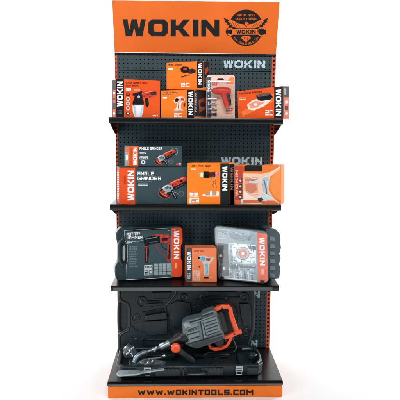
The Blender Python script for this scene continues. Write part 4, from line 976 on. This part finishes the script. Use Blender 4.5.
rb = thing('plastic_pouch', c2, 'flat crumpled clear pouch of bolts under the thin silver rod', 'plastic bag')
b2 = bag('pouch_film', '', c2, (.075, .03, .022), BAG, 4.1); b2.parent = rb; b2.matrix_parent_inverse = ROOTINV(rb)
bm = bmesh.new()
for k in range(9):
    d = Vector((random.uniform(-1, 1)*.055, random.uniform(-1, 1)*.012, random.uniform(-1, 1)*.008)); e = Vector((random.uniform(-1, 1), random.uniform(-.3, .3), random.uniform(-.6, .6)))*.014
    lathe(bm, c2+d-e, c2+d+e, [(0, .003), (.3, .003), (.35, .006), (1, .006)], 8)
link('bolts', bm, STEEL, rb, smooth=True)

# ------------------------------------------------------------------ light
def area(name, loc, target, sx, sy, power, col=(1, 1, 1)):
    l = bpy.data.lights.new(name, 'AREA'); l.shape = 'RECTANGLE'; l.size = sx; l.size_y = sy; l.energy = power; l.color = col
    o = bpy.data.objects.new(name, l); COL.objects.link(o); o.location = loc
    o.rotation_euler = (Vector(target)-Vector(loc)).to_track_quat('-Z', 'Y').to_euler()
area('strip_softbox_left', (-1.95, -2.55, 1.45), (.1, -.2, 1.05), .8, 2.6, 36)
area('softbox_front_right', (2.2, -3.4, 2.7), (0, 0, 1.2), 1.2, 1.4, 30)
area('softbox_overhead', (.1, -3.0, 3.7), (0, 0, 1.1), 2.0, .8, 76)
area('added_backdrop_light_left', (-4.4, 1.6, 2.4), (-.6, 4, .9), 1.6, 2.6, 265)  # added pair of lamps that burns the backdrop out to white
area('added_backdrop_light_right', (4.4, 1.6, 2.4), (.6, 4, .9), 1.6, 2.6, 265)
W = bpy.data.worlds.new('World'); S.world = W; W.use_nodes = True
W.node_tree.nodes['Background'].inputs['Color'].default_value = (.95, .98, 1, 1); W.node_tree.nodes['Background'].inputs['Strength'].default_value = .08

cam = bpy.data.cameras.new('Camera'); co = bpy.data.objects.new('Camera', cam); COL.objects.link(co); S.camera = co
Fv = ray(200, 200); Rv = (ray(201, 200)-Fv)*FPX; Uv = (ray(200, 199)-Fv)*FPX
co.matrix_world = Matrix(((Rv.x, Uv.x, -Fv.x, CAM.x), (Rv.y, Uv.y, -Fv.y, CAM.y), (Rv.z, Uv.z, -Fv.z, CAM.z), (0, 0, 0, 1)))
cam.sensor_width = 36; cam.lens = 36*FPX/400; cam.clip_end = 100; cam.clip_start = .05
S.view_settings.view_transform = 'Standard'; S.view_settings.look = 'None'; S.view_settings.gamma = 1; S.view_settings.exposure = 0
